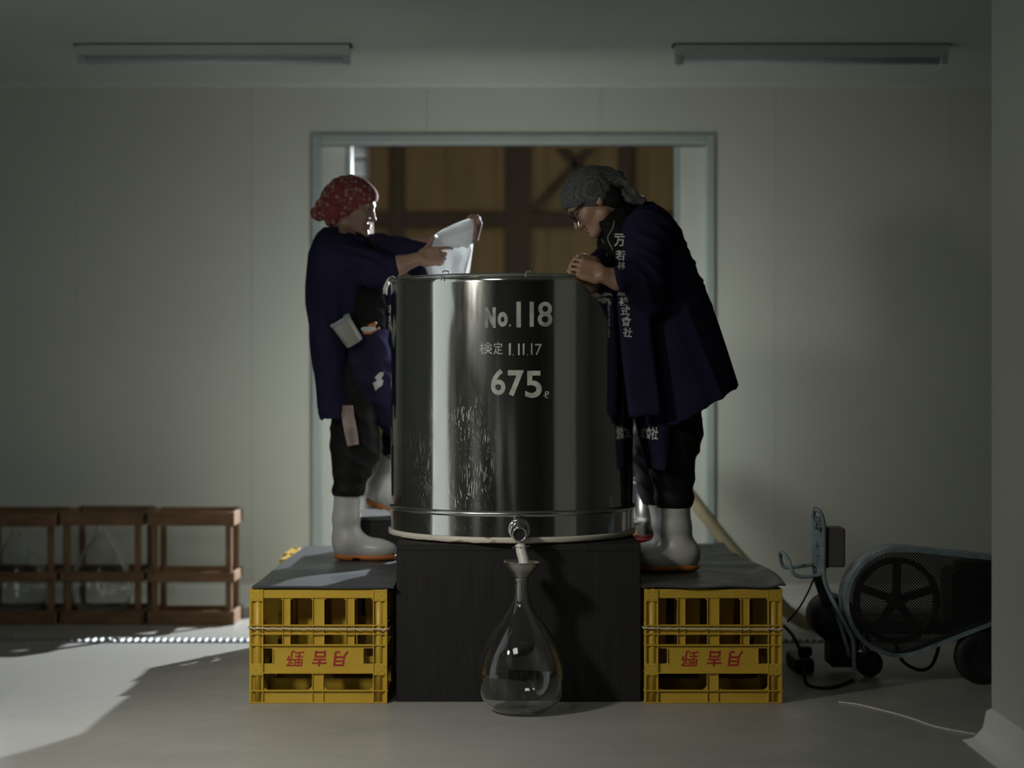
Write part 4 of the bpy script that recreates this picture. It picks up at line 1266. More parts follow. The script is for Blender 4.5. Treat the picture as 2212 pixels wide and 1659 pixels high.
def cyl_z(cx, cy, r, z0, z1):
    def f(x, y, z):
        return np.maximum(np.sqrt((x - cx) ** 2 + (y - cy) ** 2) - r, np.maximum(z0 - z, z - z1)) + 0 * x
    return f, (cx - r, cy - r, z0), (cx + r, cy + r, z1)

def bvh_of(V, Q): return BVHTree.FromPolygons([tuple(v) for v in V.tolist()], [tuple(q) for q in Q.tolist()])
CAMP = Vector((0, 0, CAM_H))
def project(px, py, trees, off=0.0025):
    d = Vector(((px - 1106) / FPX, 1.0, -(py - 829.5) / FPX)).normalized()
    best = None
    for t in trees:
        h = t.ray_cast(CAMP, d)
        if h[0] is not None and (best is None or h[3] < best): best = h[3]
    if best is None: return None
    return CAMP + d * (best - off)
def text_on(body, px, py, h_px, rot, trees, parent, material, name='lettering', bold=0.02, sx=1.0, off=0.003, below=None):
    """lay flat lettering onto a cloth surface around the given picture point"""
    v, f = text_polys(body, 1.0, bold)
    hh = v[:, 1].max() - v[:, 1].min()
    if len(body) == 1: hh = max(hh, 0.75)
    bm = bmesh.new()
    bv = [bm.verts.new((a[0], a[1], 0)) for a in v]
    for q in f:
        try: bm.faces.new([bv[i] for i in q])
        except ValueError: pass
    for _ in range(3):
        es = [e for e in bm.edges if e.calc_length() > 0.12]
        if es: bmesh.ops.subdivide_edges(bm, edges=es, cuts=1)
    bmesh.ops.triangulate(bm, faces=bm.faces[:])
    k = h_px / hh; c, s_ = math.cos(rot), math.sin(rot)
    pos, ok = [], []
    for q in bm.verts:
        a, b = q.co.x * k * sx, q.co.y * k
        yy_ = py - (a * s_ + b * c)
        p = project(px + a * c - b * s_, yy_, trees, off) if below is None or yy_ > below else None
        ok.append(p is not None); pos.append(p if p is not None else Vector((0, 0, 0)))
    bm.verts.index_update()
    fs = [tuple(q.index for q in fc.verts) for fc in bm.faces if all(ok[q.index] for q in fc.verts)]
    bm.free()
    return mesh_from(name, pos, fs, material, parent)
def curve_on(pts, r, trees, parent, material, name):
    out = []
    for q in catmull([(a, b, 0) for a, b in pts], 6):
        p = project(q.x, q.y, trees, r * 0.6)
        if p is not None: out.append(p)
    m = MB(); m.tube(out, r, 6); return m.build(name, material, parent)

# ------------------------------------------------------------------ anatomy
class Head:
    """local frame: f forward, s side (world y), u up"""
    def __init__(h, o, fdir, pitch, yaw=0.0, k=1.0):
        h.o = A3(o); h.k = k
        c, s_ = math.cos(pitch), math.sin(pitch)
        F = np.array([fdir * c * math.cos(yaw), math.sin(yaw) * c, -s_]); U = np.array([fdir * s_ * math.cos(yaw), math.sin(yaw) * s_, c])
        S = np.cross(U, F)
        h.R = np.array([F, S, U])
    def w(h, f, s, u): return h.o + h.k * (f * h.R[0] + s * h.R[1] + u * h.R[2])
    def e(h, c, r): return ell(h.w(*c), np.array(r) * h.k, h.R)
    def c(h, p, q, r0, r1=None): return capsule(h.w(*p), h.w(*q), r0 * h.k, (r1 if r1 is not None else r0) * h.k)
    def local(h, V): return ((V - h.o) @ h.R.T) / h.k
def add_head(F, h, female):
    F.add(h.e((-0.008, 0, 0.022), (0.097, 0.075, 0.086)), 0)
    F.add(h.e((0.032, 0, -0.030), (0.056, 0.058, 0.072)), 0.02)
    F.add(h.e((0.052, 0, 0.03), (0.040, 0.056, 0.05)), 0.02)
    for s in (-1, 1):
        F.add(h.c((0.004, s * 0.050, -0.066), (0.066, s * 0.014, -0.095), 0.019, 0.017), 0.03)
        F.add(h.e((0.054, s * 0.040, -0.026), (0.026, 0.019, 0.02)), 0.022)
        F.add(h.c((0.072, s * 0.040, 0.022), (0.088, s * 0.008, 0.018), 0.010, 0.009), 0.014)
    F.add(h.e((0.077, 0, -0.100), (0.018, 0.019, 0.014)), 0.016)
    for s in (-1, 1):
        F.sub(h.e((0.094, s * 0.031, -0.001), (0.013, 0.016, 0.0095)), 0.012)
    nl = 0.106 if female else 0.113
    F.add(h.c((0.087, 0, 0.008), (nl, 0, -0.037), 0.0080, 0.0098), 0.010)
    for s in (-1, 1):
        F.add(h.e((0.096, s * 0.0115, -0.043), (0.011, 0.0075, 0.0075)), 0.005)
        F.sub(h.e((nl - 0.008, s * 0.006, -0.0505), (0.006, 0.003, 0.003)), 0.003)
        # eyeball with lids
        F.add(h.e((0.0735, s * 0.031, -0.001), (0.0135, 0.0145, 0.0125)), 0.004)
        F.add(h.c((0.083, s * 0.020, 0.0025), (0.079, s * 0.043, 0.003), 0.0036, 0.003), 0.004)
        # ear
        F.add(h.e((-0.010, s * 0.073, -0.010), (0.017, 0.010, 0.030)), 0.006)
        F.sub(h.e((-0.005, s * 0.083, -0.006), (0.009, 0.006, 0.017)), 0.005)
    F.add(h.e((0.0925, 0, -0.0655), (0.0085, 0.021, 0.0058)), 0.006)
    F.add(h.e((0.0905, 0, -0.0765), (0.0085, 0.0175, 0.0062)), 0.005)
    F.sub(h.c((0.1025, 0.018, -0.0708), (0.1025, -0.018, -0.0708), 0.0020), 0.003)
def add_hand(F, wrist, d, n, s, curls, thumb=(0.7, 0.7, -0.1), tcurl=0.35, k=1.0, spread=0.0):
    """d: towards the knuckles, n: back of the hand, s: towards the thumb. curls: bend (rad) per joint for the four fingers"""
    d = A3(d); d /= np.linalg.norm(d); n = A3(n); n -= d * (n @ d); n /= np.linalg.norm(n); s_ = np.cross(d, n)
    if s_ @ A3(s) < 0: s_ = -s_
    W = A3(wrist)
    F.add(rbox(W + d * 0.050 * k, (0.047 * k, 0.040 * k, 0.0145 * k), 0.0135 * k, np.array([d, s_, n])), 0.012)
    F.add(capsule(W + d * 0.02 * k + s_ * 0.022 * k - n * 0.006 * k, W + d * 0.06 * k + s_ * 0.030 * k - n * 0.006 * k, 0.019 * k, 0.014 * k), 0.012)
    F.add(capsule(W + d * 0.018 * k - s_ * 0.022 * k - n * 0.004 * k, W + d * 0.07 * k - s_ * 0.03 * k, 0.016 * k, 0.012 * k), 0.012)
    L = (0.070, 0.078, 0.073, 0.058); r0 = (0.0088, 0.0091, 0.0087, 0.0077)
    for i in range(4):
        off = 0.0300 - 0.0202 * i
        p = W + d * (0.091 - (0.006 if i == 3 else 0.003 if i == 0 else 0)) * k + s_ * off * k
        th = 0.0
        F.add(ell(p + n * 0.003 * k, np.array((0.0115, 0.0095, 0.0105)) * k, np.array([d, s_, n])), 0.004)
        for jn, fr in enumerate((0.45, 0.30, 0.25)):
            th += curls[i][jn]
            dd = d * math.cos(th) - n * math.sin(th) + s_ * spread * (1.5 - i)
            dd /= np.linalg.norm(dd)
            q = p + dd * L[i] * fr * k
            ra = r0[i] * (1 - 0.1 * jn) * k
            F.add(capsule(p, q, ra, ra * 0.9), 0.0015)
            p = q
    t0 = W + d * 0.030 * k + s_ * 0.034 * k - n * 0.008 * k
    td = d * thumb[1] + s_ * thumb[0] + n * thumb[2]; td /= np.linalg.norm(td)
    t1 = t0 + td * 0.040 * k
    td2 = td * math.cos(tcurl) + d * math.sin(tcurl) * 0.8 - n * math.sin(tcurl) * 0.5; td2 /= np.linalg.norm(td2)
    t2 = t1 + td2 * 0.034 * k
    F.add(capsule(t0, t1, 0.0135 * k, 0.0108 * k), 0.008)
    F.add(capsule(t1, t2, 0.0108 * k, 0.0088 * k), 0.003)
def add_chain(F, pts, rs, k=0.03, k0=0.0):
    for i in range(len(pts) - 1): F.add(capsule(pts[i], pts[i + 1], rs[i], rs[i + 1]), k)

M['skin_w'] = mat('skin_fair', (0.33, 0.205, 0.15), 0.42, var=0.12, vscale=30, bump=0.05, bscale=220, sss=0.06)
M['skin_m'] = mat('skin_tan', (0.36, 0.22, 0.145), 0.42, var=0.14, vscale=30, bump=0.06, bscale=220, sss=0.06)
M['lip'] = mat('lip_skin', (0.29, 0.150, 0.115), 0.45)
M['eye_dark'] = mat('eye_dark', (0.012, 0.010, 0.009), 0.2)
M['hair'] = mat('black_hair', (0.012, 0.010, 0.009), 0.5, bump=0.3, bscale=60, bstretch=(1, 1, 6))
def cloth_mat(name, col, rough=0.85, bump=0.35, wscale=700, sheen=0.0, var=0.25):
    m = mat(name, col, rough, var=var, vscale=9, bump=bump, bscale=34, spec=0.0, sheen=sheen)
    return m
M['indigo'] = cloth_mat('indigo_cotton', (0.024, 0.0225, 0.050))
M['indigo_apron'] = cloth_mat('indigo_canvas', (0.024, 0.023, 0.047))
M['black_cloth'] = cloth_mat('black_cotton', (0.016, 0.0155, 0.015))
M['black_nylon'] = mat('black_nylon', (0.013, 0.012, 0.0115), 0.6, spec=0.15, var=0.3, vscale=10, bump=0.3, bscale=26)
M['print_white'] = mat('white_print', (0.52, 0.52, 0.50), 0.8, var=0.25, vscale=80)
M['piping'] = mat('pale_piping', (0.30, 0.30, 0.26), 0.6)
M['boot'] = mat('white_rubber_boot', (0.50, 0.50, 0.47), 0.32, var=0.10, vscale=8, rvar=0.08, col2=(0.42, 0.41, 0.38))
M['sole'] = mat('orange_rubber_sole', (0.50, 0.155, 0.035), 0.5, col2=(0.33, 0.10, 0.03), vscale=14)
def red_scarf():
    m = mat('red_print_cotton', (0.30, 0.05, 0.045), 0.85, spec=0.2)
    nt = m.node_tree; b = nt.nodes['Principled BSDF']
    tc = nt.nodes.new('ShaderNodeTexCoord')
    v = nt.nodes.new('ShaderNodeTexVoronoi'); v.feature = 'F1'; v.distance = 'CHEBYCHEV'; v.inputs['Scale'].default_value = 52; v.inputs['Randomness'].default_value = 0.6
    nt.links.new(tc.outputs['Object'], v.inputs['Vector'])
    r = nt.nodes.new('ShaderNodeMapRange'); r.inputs[1].default_value = 0.30; r.inputs[2].default_value = 0.42; r.inputs[3].default_value = 1; r.inputs[4].default_value = 0
    nt.links.new(v.outputs['Distance'], r.inputs[0])
    sp = nt.nodes.new('ShaderNodeSeparateColor'); nt.links.new(v.outputs['Color'], sp.inputs[0])
    g = nt.nodes.new('ShaderNodeMapRange'); g.inputs[1].default_value = 0.15; g.inputs[2].default_value = 0.7
    nt.links.new(sp.outputs[0], g.inputs[0])
    mu = nt.nodes.new('ShaderNodeMath'); mu.operation = 'MULTIPLY'; nt.links.new(r.outputs[0], mu.inputs[0]); nt.links.new(g.outputs[0], mu.inputs[1])
    mx = nt.nodes.new('ShaderNodeMix'); mx.data_type = 'RGBA'; mx.inputs[6].default_value = (0.20, 0.045, 0.038, 1); mx.inputs[7].default_value = (0.33, 0.21, 0.19, 1)
    nt.links.new(mu.outputs[0], mx.inputs[0]); nt.links.new(mx.outputs[2], b.inputs['Base Color'])
    return m
def grey_scarf():
    m = mat('grey_star_cotton', (0.05, 0.055, 0.055), 0.85, spec=0.2)
    nt = m.node_tree; b = nt.nodes['Principled BSDF']
    tc = nt.nodes.new('ShaderNodeTexCoord')
    v = nt.nodes.new('ShaderNodeTexVoronoi'); v.feature = 'DISTANCE_TO_EDGE'; v.inputs['Scale'].default_value = 125; v.inputs['Randomness'].default_value = 0.4
    nt.links.new(tc.outputs['Object'], v.inputs['Vector'])
    r = nt.nodes.new('ShaderNodeMapRange'); r.inputs[1].default_value = 0.10; r.inputs[2].default_value = 0.26
    nt.links.new(v.outputs['Distance'], r.inputs[0])
    mx = nt.nodes.new('ShaderNodeMix'); mx.data_type = 'RGBA'; mx.inputs[6].default_value = (0.115, 0.122, 0.118, 1); mx.inputs[7].default_value = (0.02, 0.022, 0.024, 1)
    nt.links.new(r.outputs[0], mx.inputs[0]); nt.links.new(mx.outputs[2], b.inputs['Base Color'])
    return m
M['red_scarf'] = red_scarf(); M['grey_scarf'] = grey_scarf()

def boot(parent, heel, toe_dir, shaft, zsole, tilt=0.0, length=0.255):
    """rubber boot: heel point on the ground plane, toe direction (unit, may tilt), shaft = list of (point, radius)"""
    H = A3(heel); t = A3(toe_dir); t /= np.linalg.norm(t)
    up = np.array([0, 0, 1.0]); up = up - t * (up @ t); up /= np.linalg.norm(up); sd = np.cross(up, t)
    R = np.array([t, sd, up])
    pts = np.array([A3(p) for p, _ in shaft] + [H - 0.05, H + t * length + 0.05])
    lo = pts.min(0) - 0.12; hi = pts.max(0) + 0.12
    F = Field(lo, hi, 0.0042)
    def q(a, s, u): return H + t * a + sd * s + up * u
    for i in range(len(shaft) - 1):
        F.add(capsule(shaft[i][0], shaft[i + 1][0], shaft[i][1], shaft[i + 1][1]), 0.02)
    F.add(capsule(shaft[-1][0], q(0.045, 0, 0.075), shaft[-1][1], 0.047), 0.03)
    F.add(capsule(q(0.042, 0, 0.060), q(0.040, 0, 0.052), 0.044, 0.042), 0.03)
    F.add(capsule(q(0.07, 0, 0.075), q(0.17, 0, 0.050), 0.042, 0.036, (sd, 0.92)), 0.05)
    F.add(ell(q(0.195, 0, 0.046), (0.062, 0.047, 0.034), R), 0.03)
    F.add(ell(q(0.14, 0, 0.040), (0.09, 0.043, 0.03), R), 0.03)
    top = A3(shaft[0][0]); ax = A3(shaft[0][0]) - A3(shaft[1][0]); ax /= np.linalg.norm(ax)
    F.cut(lambda x, y, z: (x - top[0]) * ax[0] + (y - top[1]) * ax[1] + (z - top[2]) * ax[2])
    F.sub(capsule(top + ax * 0.05, top - ax * 0.05, shaft[0][1] - 0.006, shaft[0][1] - 0.008), 0)
    F.cut(lambda x, y, z: -((x - H[0]) * up[0] + (y - H[1]) * up[1] + (z - H[2]) * up[2] - 0.020))
    V, Q = F.mesh(2)
    V = fold(V, Q, [(0, 4, 60, 0.0009), (10, 0, 45, 0.0007)], 5, np.exp(-(((V - q(0.05, 0, 0.11)) ** 2).sum(1)) / 0.006), False)
    b = np_mesh('boot', V, Q, M['boot'], parent)
    # sole with heel block
    S = Field(lo, hi, 0.004)
    S.add(ell(q(0.17, 0, 0.016), (0.092, 0.050, 0.022), R), 0)
    S.add(ell(q(0.05, 0, 0.018), (0.056, 0.042, 0.024), R), 0.03)
    S.add(rbox(q(0.11, 0, 0.019), (0.07, 0.034, 0.012), 0.008, R), 0.02)
    S.cut(lambda x, y, z: (x - H[0]) * up[0] + (y - H[1]) * up[1] + (z - H[2]) * up[2] - 0.024)
    S.cut(lambda x, y, z: -((x - H[0]) * up[0] + (y - H[1]) * up[1] + (z - H[2]) * up[2] - 0.001))
    S.sub(rbox(q(0.093, 0, 0.0), (0.016, 0.08, 0.010), 0.002, R), 0)
    V, Q = S.mesh(1)
    np_mesh('sole', V, Q, M['sole'], b)
    return b
# ------------------------------------------------------------------ the woman
ZM = MATZ + 0.0095
def woman():
    Y = 6.95
    p = lambda px, py, dy=0.0: P(px, py, Y + dy)
    h = Head(p(758, 445), 1, math.radians(11), math.radians(-4), 1.0)
    # body -----------------------------------------------------------------
    lo = (X(640, Y), Y - 0.34, ZM - 0.02); hi = (X(1062, Y) + 0.02, Y + 0.34, Z(372, Y) + 0.03)
    F = Field(lo, hi, 0.0029)
    # torso, pelvis
    F.add(ell(p(742, 590), (0.105, 0.165, 0.21)), 0)
    F.add(ell(p(748, 700), (0.10, 0.14, 0.16)), 0.06)
    F.add(ell(p(752, 800), (0.11, 0.165, 0.13)), 0.06)
    F.add(capsule(p(735, 540, -0.12), p(745, 530, 0.14), 0.055, 0.055), 0.06)
    F.add(capsule(p(742, 525), h.w(-0.012, 0, -0.06), 0.056, 0.048), 0.03)
    add_head(F, h, True)
    # legs
    nk = p(770, 960, -0.08); na = Vector((X(752, 6.87), 6.875, ZM + 0.09))
    add_chain(F, [p(762, 815, -0.075), nk, p(753, 1060, -0.07), na], [0.088, 0.058, 0.040, 0.036], 0.03)
    F.add(capsule(na, na + Vector((0.12, 0, -0.045)), 0.035, 0.028), 0.02)
    fk = p(884, 905, 0.05); fa = P(818, 1066, 7.03)
    add_chain(F, [p(766, 815, 0.085), fk, fa], [0.088, 0.056, 0.036], 0.03)
    F.add(capsule(fa, fa + Vector((0.10, 0, -0.06)), 0.033, 0.026), 0.02)
    # arms
    ns, ne, nw = p(728, 555, -0.175), p(820, 585, -0.21), P(907, 558, 6.74)
    add_chain(F, [ns, ne, P(860, 574, 6.73), nw], [0.055, 0.040, 0.037, 0.0255], 0.02)
    add_hand(F, nw, (0.97, 0.10, 0.17), (-0.12, -1, 0.25), (0, 0, 1), [(0.15, 0.35, 0.25), (0.75, 1.0, 0.6), (0.95, 1.1, 0.7), (1.1, 1.1, 0.7)], (0.85, 0.75, -0.05), -0.15, 0.92)
    fs, fe, fw = p(765, 540, 0.175), P(880, 537, 7.10), P(1021, 514, 6.86)
    add_chain(F, [fs, fe, P(960, 530, 7.0), fw], [0.055, 0.040, 0.036, 0.025], 0.02)
    add_hand(F, fw, (0.28, -0.20, 0.93), (0.80, 0.45, -0.1), (0, -1, 0.3), [(0.55, 1.1, 0.6), (0.65, 1.15, 0.6), (0.75, 1.15, 0.6), (0.8, 1.1, 0.6)], (0.5, 0.8, -0.5), 0.3, 0.80)
    V, Q = F.mesh(2)
    L = h.local(V[Q].mean(1))
    lips = (np.abs(L[:, 2] + 0.071) < 0.0105) & (np.abs(L[:, 1]) < 0.0205) & (L[:, 0] > 0.088)
    body = np_mesh('person', V, Q, [M['skin_w'], M['lip']], None, lips.astype(int))
    tag(body, 'woman in red headscarf and navy work coat pulling a white cloth from the tank', 'person')
    B0 = bvh_of(V, Q)
    # eyes, brows ------------------------------------------------------------
    for s in (-1, 1):
        m = MB()
        pts = [h.w(0.0865 - 0.3 * abs(k) ** 2 * 0.010, s * (0.031 + 0.012 * k), -0.0012 + 0.0022 * (1 - k * k)) for k in (-1, -0.5, 0, 0.5, 1)]
        m.tube(pts, 0.0021, 6); m.build('eyelash', M['eye_dark'], body)
        m = MB(); bmesh.ops.create_icosphere(m.bm, subdivisions=2, radius=0.0062, matrix=Matrix.Translation(h.w(0.0808, s * 0.0305, -0.0045)))
        smooth(m.build('eye', M['eye_dark'], body))
        m = MB()
        pts = [h.w(0.0955 - 0.012 * (k + 1) ** 1.7 * 0.5, s * (0.016 + 0.015 * (k + 1)), 0.0195 + 0.003 * (1 - k * k)) for k in (-1, -0.5, 0, 0.5, 1)]
        m.tube(pts, lambda t: 0.0030 * (1 - 0.5 * t), 6); m.build('eyebrow', M['hair'], body)
    # hair at the temple and nape
    F = Field(h.o - 0.16, h.o + 0.16, 0.0042)
    F.add(h.e((-0.012, 0, 0.015), (0.094, 0.0775, 0.088)), 0)
    F.add(h.e((-0.055, 0, -0.055), (0.045, 0.05, 0.05)), 0.03)
    F.cut(lambda x, y, z: 0 * x + 0 * y + 0 * z + ((x - h.o[0]) * h.R[0, 0] + (y - h.o[1]) * h.R[0, 1] + (z - h.o[2]) * h.R[0, 2]) - 0.022)
    V, Q = F.mesh(1); np_mesh('hair', V, Q, M['hair'], body)
    # headscarf
    F = Field(h.o - 0.19, h.o + 0.19, 0.0040)
    F.add(h.e((-0.012, 0, 0.030), (0.110, 0.088, 0.098)), 0)
    F.add(h.e((0.045, 0, 0.055), (0.056, 0.064, 0.042)), 0.03)
    def lp(f, u): # local plane keep
        return lambda x, y, z: ((x - h.o[0]) * h.R[0, 0] + (y - h.o[1]) * h.R[0, 1] + (z - h.o[2]) * h.R[0, 2]) * f[0] + ((x - h.o[0]) * h.R[2, 0] + (y - h.o[1]) * h.R[2, 1] + (z - h.o[2]) * h.R[2, 2]) * f[1] - u
    # lower edge: from the forehead down over the ear to the nape
    F.add(ell(h.w(-0.038, 0, -0.033), (0.070, 0.092, 0.054), h.R), 0.03)
    n1 = np.array([0.66, -0.75]); n3 = np.array([0.95, -0.31])
    c1 = lp(n1, n1 @ np.array([0.099, 0.036])); c2 = lp(n3, n3 @ np.array([0.014, -0.02])); c3 = lp(np.array([0.1, -1.0]), 0.080)
    F.cut(lambda x, y, z: np.maximum(np.minimum(c1(x, y, z), c2(x, y, z)), c3(x, y, z)))
    F.add(capsule(h.w(-0.085, 0.0, 0.0), h.w(-0.128, 0.0, -0.052), 0.052, 0.034), 0.035)
    F.add(ell(h.w(-0.128, -0.012, -0.058), (0.024, 0.034, 0.028), h.R), 0.02)
    F.add(capsule(h.w(-0.07, -0.045, -0.03), h.w(-0.062, -0.05, -0.085), 0.034, 0.022), 0.03)
    F.add(capsule(h.w(-0.085, 0.035, -0.03), h.w(-0.085, 0.045, -0.075), 0.034, 0.02), 0.03)
    V, Q = F.mesh(2)
    V = fold(V, Q, [(70, 30, 25, 0.0022), (30, 10, 75, 0.0018)], 21, np.clip((-h.local(V)[:, 0] + 0.06) / 0.08, 0.15, 1), True)
    sc = np_mesh('headscarf', V, Q, M['red_scarf'], body); sc['label'] = 'red headscarf printed with pale squares'
    # neck warmer / dark inner top -------------------------------------------
    F = Field((X(655, Y), Y - 0.30, Z(830, Y)), (X(862, Y), Y + 0.30, Z(478, Y)), 0.0055)
    F.add(loft([Z(q, Y) for q in (486, 500, 520, 560, 640, 720, 800)], [X(q, Y) for q in (722, 712, 700, 690, 690, 700, 705)], [X(q, Y) for q in (776, 786, 800, 815, 834, 836, 835)],
               [Y - q for q in (0.05, 0.065, 0.10, 0.15, 0.165, 0.16, 0.16)], [Y + q for q in (0.05, 0.065, 0.10, 0.15, 0.165, 0.16, 0.16)], 2.1), 0)
    V, Q = F.mesh(2); V = fold(V, Q, [(10, 20, 60, 0.003), (40, 10, 30, 0.002)], 8)
    np_mesh('inner_top', V, Q, M['black_cloth'], body)
    # coat ---------------------------------------------------------------------
    F = Field((X(640, Y), Y - 0.36, Z(925, Y)), (X(945, Y), Y + 0.36, Z(478, Y)), 0.0052)
    zz = (492, 505, 520, 545, 580, 620, 660, 700, 740, 800, 860, 915)
    xb = (700, 686, 677, 669, 664, 661, 661, 668, 674, 680, 688, 699)
    xf = (752, 772, 792, 804, 812, 806, 792, 776, 768, 766, 764, 762)
    hy = (0.07, 0.13, 0.17, 0.195, 0.205, 0.21, 0.215, 0.22, 0.225, 0.235, 0.24, 0.245)
    F.add(loft([Z(q, Y) for q in zz], [X(q, Y) for q in xb], [X(q, Y) for q in xf], [Y - q for q in hy], [Y + q for q in hy], 2.3), 0)
    # far front panel of the open coat
    F.add(rbox(p(846, 770, 0.11), (0.040, 0.07, 0.27), 0.012, np.array([[0.97, -0.2, 0.12], [0.2, 0.97, 0], [-0.12, 0, 0.99]])), 0.02)
    F.add(rbox(p(840, 640, 0.13), (0.042, 0.07, 0.13), 0.012), 0.03)
    # sleeves
    F.add(capsule(p(732, 556, -0.155), P(806, 580, 6.745), 0.088, 0.072), 0.035)
    F.add(capsule(P(806, 580, 6.745), P(856, 573, 6.73), 0.072, 0.045), 0.02)
    F.add(capsule(P(812, 590, 6.76), P(840, 610, 6.76), 0.06, 0.035), 0.03)
    F.add(capsule(p(768, 540, 0.15), P(812, 533, 7.09), 0.075, 0.060), 0.03)
    F.add(capsule(P(812, 533, 7.09), P(868, 537, 7.06), 0.060, 0.046), 0.02)
    F.add(capsule(P(868, 537, 7.06), P(922, 537, 7.00), 0.046, 0.026), 0.02)
    F.add(capsule(P(865, 555, 7.06), P(908, 590, 7.00), 0.035, 0.030), 0.03)
    # neck opening and hollow under the hem, hollow cuffs
    F.sub(capsule(p(760, 520), p(775, 470), 0.045, 0.07), 0.01)
    F.cut(lambda x, y, z: -(z - (Z(905, Y) + 0.03 * (x - X(700, Y)))) + 0 * y)
    F.sub(loft([Z(q, Y) for q in (760, 820, 870, 930)], [X(q, Y) + 0.012 for q in (674, 682, 690, 700)], [X(q, Y) - 0.008 for q in (768, 766, 764, 762)], [Y - q for q in (0.21, 0.222, 0.228, 0.234)], [Y + q for q in (0.21, 0.222, 0.228, 0.234)], 2.3), 0)
    F.sub(rbox(P(861, 573, 6.73) + Vector((0.96, 0, 0.26)) * 0.08, (0.08, 0.10, 0.085), 0.002, np.array([[0.96, 0, 0.26], [0, 1, 0], [-0.26, 0, 0.96]])), 0.006)
    F.sub(capsule(P(862, 572, 6.73), P(838, 577, 6.735), 0.034, 0.036), 0.006)
    V, Q = F.mesh(2)
    arm = np.clip((Z(615, Y) - V[:, 2]) / -0.1, 0, 1)
    V = fold(V, Q, [(26, 14, 7, 0.0045), (45, -25, 10, 0.0025)], 3, 1 - 0.6 * arm)
    V = fold(V, Q, [(35, 20, 60, 0.0042), (20, 30, -45, 0.0025)], 4, arm * np.clip((V[:, 0] - X(720, Y)) / 0.1, 0, 1) * np.clip((X(855, 6.73) - V[:, 0]) / 0.05, 0, 1))
    coat = np_mesh('work_coat', V, Q, M['indigo'], body); coat['label'] = 'navy cotton work coat with wide sleeves'
    BC = bvh_of(V, Q)
    for ch, py in (('若', 668), ('林', 690), ('株', 706)):
        text_on(ch, 846, py, 19, 0.0, [BC], coat, M['print_white'], bold=0.02, sx=0.8)
    # apron over the raised thigh ------------------------------------------------
    F = Field((X(715, Y), Y - 0.30, Z(975, Y)), (X(905, Y), Y + 0.30, Z(695, Y)), 0.0055)
    F.add(loft([Z(q, Y) for q in (712, 740, 780, 830, 870)], [X(q, Y) for q in (742, 740, 740, 742, 750)], [X(q, Y) for q in (838, 842, 846, 850, 850)], [Y - q for q in (0.185, 0.19, 0.20, 0.195, 0.16)], [Y + q for q in (0.17, 0.175, 0.18, 0.18, 0.18)], 2.2), 0)
    F.add(capsule(p(785, 818, -0.02), p(875, 900, 0.02), 0.120, 0.105), 0.05)
    F.add(capsule(p(820, 870, -0.05), p(868, 935, -0.02), 0.06, 0.05), 0.04)
    n2 = np.array([-(955 - 800), (848 - 742)], float); n2 /= np.linalg.norm(n2)
    F.cut(lambda x, y, z: -((x - X(740, Y)) * (155 / 188.0) + (z - Z(805, Y)) * (106 / 188.0)) + 0 * y)
    V, Q = F.mesh(2); V = fold(V, Q, [(30, 12, 26, 0.0035), (14, 10, 50, 0.0025)], 9)
    ap = np_mesh('apron', V, Q, M['indigo_apron'], body)
    BA = bvh_of(V, Q)
    # white crest printed on the apron
    for name, poly in (('white', [(820, 804), (829, 804), (828, 812), (823, 817), (828, 822), (826, 832), (818, 838), (811, 844), (805, 827), (813, 823), (815, 818), (809, 816)]),):
        ctr = (817, 823)
        pts = [project(*ctr, [BA], 0.003)]
        dense = []
        for (a, b), (c, d) in zip(poly, poly[1:] + poly[:1]):
            for k in range(4): dense.append((a + (c - a) * k / 4, b + (d - b) * k / 4))
        rings = [[project(ctr[0] + (a - ctr[0]) * s, ctr[1] + (b - ctr[1]) * s, [BA], 0.003) for a, b in dense] for s in (0.5, 1.0)]
        vs = pts + rings[0] + rings[1]; n = len(dense)
        fs = [(0, 1 + i, 1 + (i + 1) % n) for i in range(n)] + [(1 + i, 1 + n + i, 1 + n + (i + 1) % n, 1 + (i + 1) % n) for i in range(n)]
        mesh_from('printed_crest', vs, fs, M['print_white'], ap)
    # trousers --------------------------------------------------------------------
    F = Field((X(690, Y), Y - 0.28, Z(1095, Y)), (X(935, Y), Y + 0.30, Z(780, Y)), 0.0052)
    F.add(ell(p(752, 812), (0.135, 0.185, 0.14)), 0)
    nY = -0.075
    add_chain(F, [p(764, 850, nY), p(766, 955, nY), p(762, 1000, nY), p(753, 1050, nY)], [0.108, 0.094, 0.076, 0.066], 0.04)
    F.add(ell(p(790, 985, nY), (0.05, 0.06, 0.04)), 0.04)
    F.add(ell(p(776, 1022, nY), (0.04, 0.06, 0.025)), 0.03)
    F.add(ell(p(752, 1060, nY), (0.066, 0.066, 0.045)), 0.02)
    add_chain(F, [p(766, 830, 0.08), p(884, 908, 0.06), P(866, 950, 7.03), P(856, 980, 7.03)], [0.11, 0.078, 0.070, 0.064], 0.04)
    F.cut(lambda x, y, z: -(z - Z(1078, Y + nY)) + 0 * x + 0 * y)
    F.sub(cyl_z(X(752, Y + nY), Y + nY, 0.058, Z(1100, Y), Z(1064, Y)), 0)
    V, Q = F.mesh(2); V = fold(V, Q, [(15, 20, 38, 0.0024), (30, -20, 50, 0.0014), (25, 10, 12, 0.0026)], 12, np.clip((V[:, 2] - Z(1066, 6.88)) / 0.05, 0, 1))
    np_mesh('trousers', V, Q, M['black_nylon'], body)
    # boots ------------------------------------------------------------------------
    fy = 6.88
    boot(body, (X(724, fy), fy, ZM), (1, -0.05, 0), [(P(751, 1056, fy), 0.0555), (P(748, 1120, fy), 0.055), (P(747, 1160, fy), 0.050)], ZM, 0, 0.24)
    fy = 7.03
